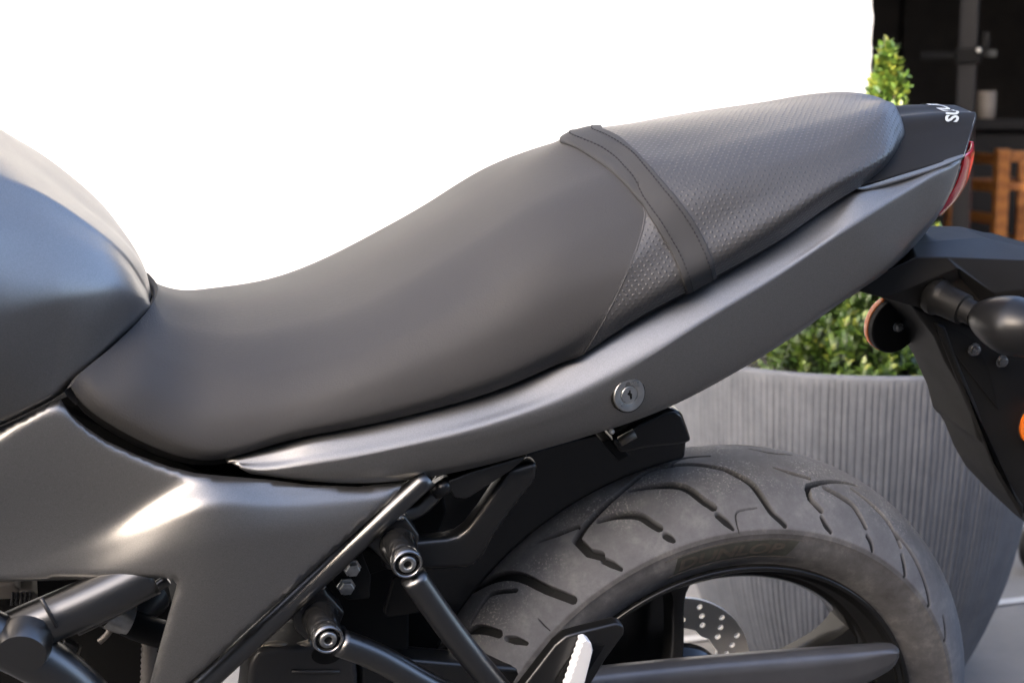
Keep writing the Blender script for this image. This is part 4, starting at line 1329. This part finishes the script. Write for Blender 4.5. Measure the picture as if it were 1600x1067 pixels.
lathe('clip_pin', [(0, -.001), (.0022, 0), (.0022, .004), (0, .004)], U(957, 675, -.137), (0, 1, 0), 'alu', bike, 12)
# battery / shock area
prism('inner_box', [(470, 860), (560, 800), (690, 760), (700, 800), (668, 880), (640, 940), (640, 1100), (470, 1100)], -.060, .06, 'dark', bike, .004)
prism('side_plate', [(615, 905), (636, 898), (668, 950), (664, 956), (604, 966), (600, 957)], -.105, -.098, 'black', bike, .002)
prism('side_plate', [(560, 850), (585, 862), (640, 862), (632, 880), (560, 905)], -.100, -.09, 'black', bike, .002)

# upper and lower foot-rest bosses: welded bracket, barrel, ring, socket screw
def boss(cx, cy, r_, parent):
    yf = -.188
    c = U(cx, cy, yf)
    b = lathe('boss', [(0, .0052), (.0096, .005), (.0122, .0118), (.0135, .014), (.0146, .024), (.0160, .034), (.0168, .076), (0, .076)], c, (0, 1, 0), 'gloss', parent, 40)
    lathe('ring', [(.0124, .0120), (.0134, .0080), (.0136, .0040), (.0131, .0010), (.0121, -.0004), (.0110, -.0002), (.0102, .0012), (.0099, .0060)], c, (0, 1, 0), 'alloyring', b, 48, 60)
    lathe('socket_screw', [(.0034, .0040), (.0036, -.0002), (.0040, -.0008), (.0064, -.0008), (.0074, .0002), (.0077, .0040), (.0077, .0060)], c, (0, 1, 0), 'zinc', b, 36, 60)
    hexv = [(.0036 * math.cos(k * math.pi / 3), .0036 * math.sin(k * math.pi / 3)) for k in range(6)]
    plate('hex_socket', c + np.array([0, .0026, 0]), np.array([1., 0, 0]), np.array([0, 0, 1.]), np.array([0, -1., 0]), hexv, .002, 'black', b)
    return b
b1 = boss(637, 882, .012, bike)
b2 = boss(513, 1000, .012, bike)
prism('boss_bracket', [(570, 850), (618, 806), (634, 806), (657, 838), (650, 866), (640, 880), (608, 885), (585, 862)], -.150, -.128, 'frame', bike, .003)
prism('boss_bracket', [(455, 965), (482, 922), (505, 914), (512, 928), (540, 958), (536, 966), (520, 1010), (478, 1000), (462, 985)], -.150, -.128, 'frame', bike, .003)
wb = M['weld'] = new_mat('weld_bead', (.30, .29, .27), .3, .8)
rngw = np.random.default_rng(3)
def weld(path, r_):
    for k in range(len(path) - 1):
        for t in np.linspace(0, 1, 5)[:-1]:
            p = U(*(np.array(path[k]) * (1 - t) + np.array(path[k + 1]) * t))
            bm = bmesh.new(); bmesh.ops.create_icosphere(bm, subdivisions=2, radius=r_ * (.8 + .4 * rngw.random()))
            me_v = [np.array(v.co) * np.array([1.2, .8, 1]) + p + rngw.normal(0, r_ * .15, 3) for v in bm.verts]; me_f = [[v.index for v in f.verts] for f in bm.faces]; bm.free()
            WV.append((me_v, me_f))
def build_weld(name, path, r_):
    WV.clear(); weld(path, r_)
    V, F = [], []
    for a, f in WV:
        b = len(V); V += a; F += [tuple(i + b for i in t) for t in f]
    return mesh_obj(name, V, F, 'weld', bike)
WV = []
build_weld('weld_bead', [(600, 820, -.151), (614, 810, -.152), (632, 808, -.152)], .0020)
build_weld('weld_bead', [(484, 926, -.152), (496, 918, -.154), (507, 916, -.154)], .0026)
build_weld('weld_bead', [(470, 950, -.150), (484, 926, -.152)], .0015)

# hexagon bolts on a dark tab
prism('bolt_tab', [(520, 905), (545, 868), (565, 862), (580, 900), (578, 935), (545, 938), (528, 925)], -.126, -.120, 'black', bike, .0015)
for cx, cy in ((552, 892), (543, 921)):
    c = U(cx, cy, -.137)
    hb = lathe('hex_bolt', [(0, 0), (.0056, .0001), (.0062, .0008), (.0062, .0055), (.0082, .0056), (.0082, .0075), (.004, .0076), (.004, .012)], c, (0, 1, 0), 'zinc', bike, 6)
    for p in hb.data.polygons: p.use_smooth = False
    lathe('bolt_mark', [(0, -.0004), (.0030, -.0003), (.0034, .0004)], c, (0, 1, 0), 'zinc', hb, 16)

# foot-rest hanger: two stays and the cast plate with the peg
st1 = tube('hanger_stay', pts((645, 900, -.178), (690, 965, -.178), (740, 1030, -.178), (800, 1100, -.176)), .0115, 'alloy', bike, 20)
st2 = tube('hanger_stay', pts((530, 1003, -.178), (580, 1022, -.178), (660, 1066, -.178), (760, 1112, -.176)), .0120, 'alloy', bike, 20)
hang = prism('hanger_plate', [(808, 1085), (868, 1008), (885, 994), (905, 988), (962, 974), (973, 975.5), (977, 983), (975, 992), (946, 1032), (915, 1085)], -.186, -.172, 'frame', bike, .005, seg=3)
prism('hanger_recess', [(868, 1062), (896, 1020), (908, 1010), (932, 1007), (945, 1007), (940, 1016), (900, 1080), (868, 1080)], -.1872, -.180, 'dark', hang, 0)
pegp = [(909, 1002, -.199), (917, 999.5, -.199), (924, 1004, -.199), (927, 1016, -.199), (921, 1040, -.199), (908, 1090, -.199), (880, 1090, -.199)]
# knurled edge
saw = []
for k in range(18):
    a = np.array([882, 1088]) + (np.array([911, 1004]) - np.array([882, 1088])) * k / 17
    saw.append((a[0] - (2.0 if k % 2 else -0.4), a[1]))
peg = prism('foot_peg', [(p[0], p[1]) for p in pegp[:-1]] + saw, -.199, -.187, 'peg', bike, .0012)

# grey swing-arm pivot cover with oval opening
piv = prism('pivot_cover', [(380, 1120), (390, 1040), (402, 1018), (425, 1014), (486, 1009), (530, 1004), (555, 1012), (560, 1060), (558, 1120)], -.100, -.05, 'hanger', bike, .006, seg=3)
cc = U(510, 1023, -.1015); ex_ = U(533, 1022, -.1015) - cc; ez_ = U(509, 1037, -.1015) - cc
plate('oval_opening', cc, ex_, ez_, np.array([0, -1., 0]), [(math.cos(a), math.sin(a)) for a in np.linspace(0, 2 * math.pi, 28, endpoint=False)], .004, 'dark', piv)
tube('cover_ridge', pts((456, 1049, -.1015), (531, 1049, -.1015)), .0016, 'hanger', piv, 8, seg=6)
tube('pivot_rod', pts((408, 1011, -.09), (440, 1007, -.092), (446, 1009, -.092), (486, 1003, -.095)), .0035, 'rod_and_glint', bike, 10)
prism('swingarm_link', [(560, 1040), (640, 1030), (760, 1040), (900, 1050), (900, 1130), (560, 1130)], -.080, -.05, 'frame', bike, .006)

# ---- open bay at lower left: main frame tubes, hoses, engine darkness
tube('frame_tube', pts((-60, 1030, -.158), (30, 987, -.156), (130, 944, -.152), (235, 893, -.145)), .0195, 'alloy', bike, 28)
tube('frame_tube', pts((-80, 960, -.165), (0, 1000, -.164), (60, 1030, -.164), (110, 1066, -.163), (160, 1120, -.163)), .0205, 'alloy', bike, 28)
lathe('frame_joint', [(.0, -.01), (.019, -.009), (.022, .0), (.022, .012), (.0, .02)], U(36, 1010, -.178), (0.15, 1, .2), 'alloy', bike, 32)
build_weld('weld_bead', [(14, 1000, -.176), (24, 999, -.178), (44, 1000, -.178)], .0016)
cb = pts((64, 934, -.170), (74, 952, -.176), (86, 974, -.174), (92, 990, -.162))
tube('cable_tie', cb, .0018, 'hanger', bike, 8)
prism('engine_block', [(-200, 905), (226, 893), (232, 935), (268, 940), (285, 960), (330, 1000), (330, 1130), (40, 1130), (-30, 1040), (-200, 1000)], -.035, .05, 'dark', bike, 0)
tube('lower_rail', pts((120, 985, -.11), (190, 950, -.11), (262, 905, -.11)), .0048, 'alloy', bike, 12)
hose = tube('hose', pts((190, 967, -.09), (215, 978, -.09), (252, 990, -.085)), .0125, 'black', bike, 18)
lathe('hose_clamp', [(.0128, -.010), (.0140, -.010), (.0144, 0), (.0140, .010), (.0128, .010)], U(186, 962, -.09), U(215, 972, -.09) - U(186, 962, -.09), 'zinc', hose, 28)
cone = lathe('hose_funnel', [(.010, 0), (.013, .012), (.019, .030), (.019, .034), (.0, .034)], U(205, 970, -.082), U(228, 938, -.06) - U(205, 970, -.082), 'hanger', bike, 28)
rib = [( .0062 + (.0012 if k % 2 else 0), .0028 * k) for k in range(26)]
lathe('ribbed_hose', rib, U(234, 1000, -.085), U(231, 1090, -.085) - U(234, 1000, -.085), 'hosegrey', bike, 18, 80)
prism('connector', [(-20, 915), (22, 912), (30, 921), (52, 923), (60, 932), (56, 940), (20, 936), (-20, 938)], -.10, -.07, 'hosegrey', bike, .002)
for k in range(5):
    prism('connector_fin', [(18 + 7 * k, 928), (22 + 7 * k, 928), (20 + 7 * k, 946), (16 + 7 * k, 946)], -.104, -.098, 'hanger', bike, .0005)
prism('cable_bracket', [(100, 1000), (122, 1012), (118, 1030), (98, 1018)], -.10, -.09, 'hanger', bike, .0015)
for dx in (0, 9):
    tube('cable', pts((116 + dx, 1008, -.09), (110 + dx, 1030, -.09), (104 + dx, 1060, -.088)), .0018, 'rod_and_glint', bike, 6)
tube('cable', pts((138, 1043, -.09), (148, 1054, -.09), (160, 1080, -.09)), .0022, 'hanger', bike, 8)
ck2 = tube('clip', pts((155, 1002, -.085), (168, 990, -.085), (175, 975, -.085)), .0030, 'hosegrey', bike, 8)

# ================================================================== rear: number plate hanger, indicator, reflectors
def solid(name, P, F, mat, parent, bevel=.0012):
    o = mesh_obj(name, P, F, mat, parent, smooth=True)
    md = o.modifiers.new('bevel', 'BEVEL'); md.width = bevel; md.segments = 2; md.limit_method = 'ANGLE'; md.angle_limit = R(12)
    wn = o.modifiers.new('normals', 'WEIGHTED_NORMAL')
    return o
def both(P):
    P = np.array(P); Q = P.copy(); Q[:, 1] *= -1
    return np.concatenate([P, Q])
# bracket body: left outline ring and its mirror, joined across the top
HB = [  # index, photo point, depth
    (1424, 380, -.030),   # 0 top front
    (1432, 402, -.056),   # 1 shoulder front
    (1340, 444, -.060),   # 2 front arm upper
    (1343, 456, -.058),   # 3 front arm lower
    (1383, 465, -.058),   # 4 ridge start
    (1497, 419, -.064),   # 5 ridge peak
    (1553, 458, -.064),   # 6 ridge end
    (1640, 448, -.064),   # 7 rear side
    (1640, 408, -.052),   # 8 rear top edge
    (1480, 402, -.058),   # 9 shoulder mid
    (1436, 481, -.052),   # 10 recess lower front
    (1470, 495, -.052),   # 11 recess lower
    (1575, 520, -.052),   # 12 lower rear
    (1640, 530, -.055),   # 13
    (1537, 371, -.020),   # 14 crown
    (1640, 396, -.018),   # 15 crown rear
    (1500, 432, -.050),   # 16 recess roof
    (1395, 420, -.030),   # 17 arm top inner
]
hp = both([U(*p) for p in HB]); nh_ = len(HB)
lf = [(2, 3, 4), (2, 4, 1), (1, 4, 5, 9), (0, 1, 9, 14), (9, 5, 6), (9, 6, 7, 8), (14, 9, 8, 15), (4, 10, 16, 5), (10, 11, 12, 16), (5, 16, 12, 6), (6, 12, 13, 7), (3, 10, 4), (17, 2, 1, 0)]
rf = [tuple(nh_ + i for i in f[::-1]) for f in lf]
cf = [(0, 14, 14 + nh_, nh_), (14, 15, 15 + nh_, 14 + nh_), (17, 0, nh_, 17 + nh_), (2, 17, 17 + nh_, 2 + nh_), (3, 2, 2 + nh_, 3 + nh_), (10, 3, 3 + nh_, 10 + nh_), (11, 10, 10 + nh_, 11 + nh_), (12, 11, 11 + nh_, 12 + nh_), (13, 12, 12 + nh_, 13 + nh_)]
plateb = solid('plate_bracket', hp, lf + rf + cf, 'tail', bike, .0015)
# hanging mud flap / number plate carrier
flap = prism('plate_carrier', [(1424, 476), (1462, 490), (1560, 520), (1660, 560), (1660, 860), (1612, 814), (1580, 780), (1562, 748), (1548, 712), (1538, 695), (1530, 690), (1520, 650), (1500, 604), (1478, 566), (1462, 528), (1440, 500)], -.046, .046, 'black', bike, .005, seg=3)
prism('carrier_rib', [(1462, 505), (1478, 510), (1500, 570), (1530, 640), (1556, 720), (1600, 790), (1600, 812), (1560, 745), (1526, 660), (1496, 590)], -.051, -.044, 'black', flap, .003)
prism('carrier_recess', [(1470, 505), (1520, 530), (1545, 575), (1560, 640), (1520, 590), (1490, 550)], -.0475, -.044, 'dark', flap, 0)
for cx, cy, r_ in ((1527, 549, .0050), (1570, 567, .0050)):
    c = U(cx, cy, -.056)
    hb = lathe('carrier_bolt', [(0, 0), (.003, .0002), (r_, .0012), (r_, .005), (r_ * 1.35, .0052), (r_ * 1.35, .0065), (.003, .010)], c, (0, 1, 0), 'chromegrey', flap, 14)
# indicator
i0, i1 = U(1462, 463, -.056), U(1524, 492, -.098)
ax = (i1 - i0); al = np.linalg.norm(ax); ax = ax / al
ind = lathe('indicator', [(0, -.006), (.0165, -.006), (.0185, -.002), (.0185, .004), (.0170, .006), (.0160, .012), (.0152, al * .72), (.0125, al * .74), (.0118, al * .98), (0, al)], i0, ax, 'black', bike, 36)
ic = U(1578, 508, -.128)
bm = bmesh.new(); bmesh.ops.create_uvsphere(bm, u_segments=40, v_segments=24, radius=1)
q = ic - i1; q /= np.linalg.norm(q)
e_b = np.cross(q, [0, 0, 1.]); e_b /= np.linalg.norm(e_b); e_c = np.cross(e_b, q)
Vb = []
for v in bm.verts:
    x, y, z = v.co
    s = 1 - .22 * max(0, -x)                     # egg: slimmer towards the stalk
    Vb.append(ic + q * x * .042 + (e_b * y * .030 + e_c * z * .0285) * s)
Fb = [[v.index for v in f.verts] for f in bm.faces]; bm.free()
mesh_obj('indicator_body', Vb, Fb, 'indblack', ind)
hc_ = U(1590, 533, -.158)
dd_ = hc_ - ic; dd_ /= np.linalg.norm(dd_)
lathe('screw_hole', [(.0068, .002), (.0064, -.0010), (.0048, -.0008), (.0042, .004), (0, .004)], ic + dd_ * .0298, -dd_, 'gloss', ind, 24)
lathe('indicator_lens', [(.0268, 0), (.026, .010), (.020, .018), (.010, .022), (0, .023)], ic + np.array([.030, 0, 0]), (1, -.1, 0), 'amber', ind, 28)
# round reflector on the far side, seen from its back
rc = U(1399, 508, .030)
rfl = lathe('reflector', [(0, -.004), (.004, -.004), (.029, -.003), (.0305, -.001), (.0305, .005), (.0285, .006)], rc, (-.12, 1, .02), 'black', bike, 48)
lathe('reflector_lens', [(.0300, .0045), (.0312, .006), (.0312, .011), (.0295, .0135), (0, .0145)], rc, (-.12, 1, .02), 'amber', rfl, 48)
nb = lathe('reflector_nut', [(0, -.011), (.0025, -.011), (.0028, -.008), (.0030, -.0075), (.0048, -.0075), (.0052, -.0068), (.0052, -.004), (.0066, -.0038), (.0066, -.003)], rc, (-.12, 1, .02), 'alu', rfl, 20)
r2 = U(1629, 662, -.05)
rfl2 = lathe('reflector', [(0, .010), (.026, .009), (.0275, .006), (.0275, .0), (.026, -.001)], r2, (.12, 1, 0), 'black', bike, 48)
lathe('reflector_lens', [(.0265, -.0005), (.0265, -.005), (.024, -.008), (0, -.009)], r2, (.12, 1, 0), 'amber', rfl2, 48)
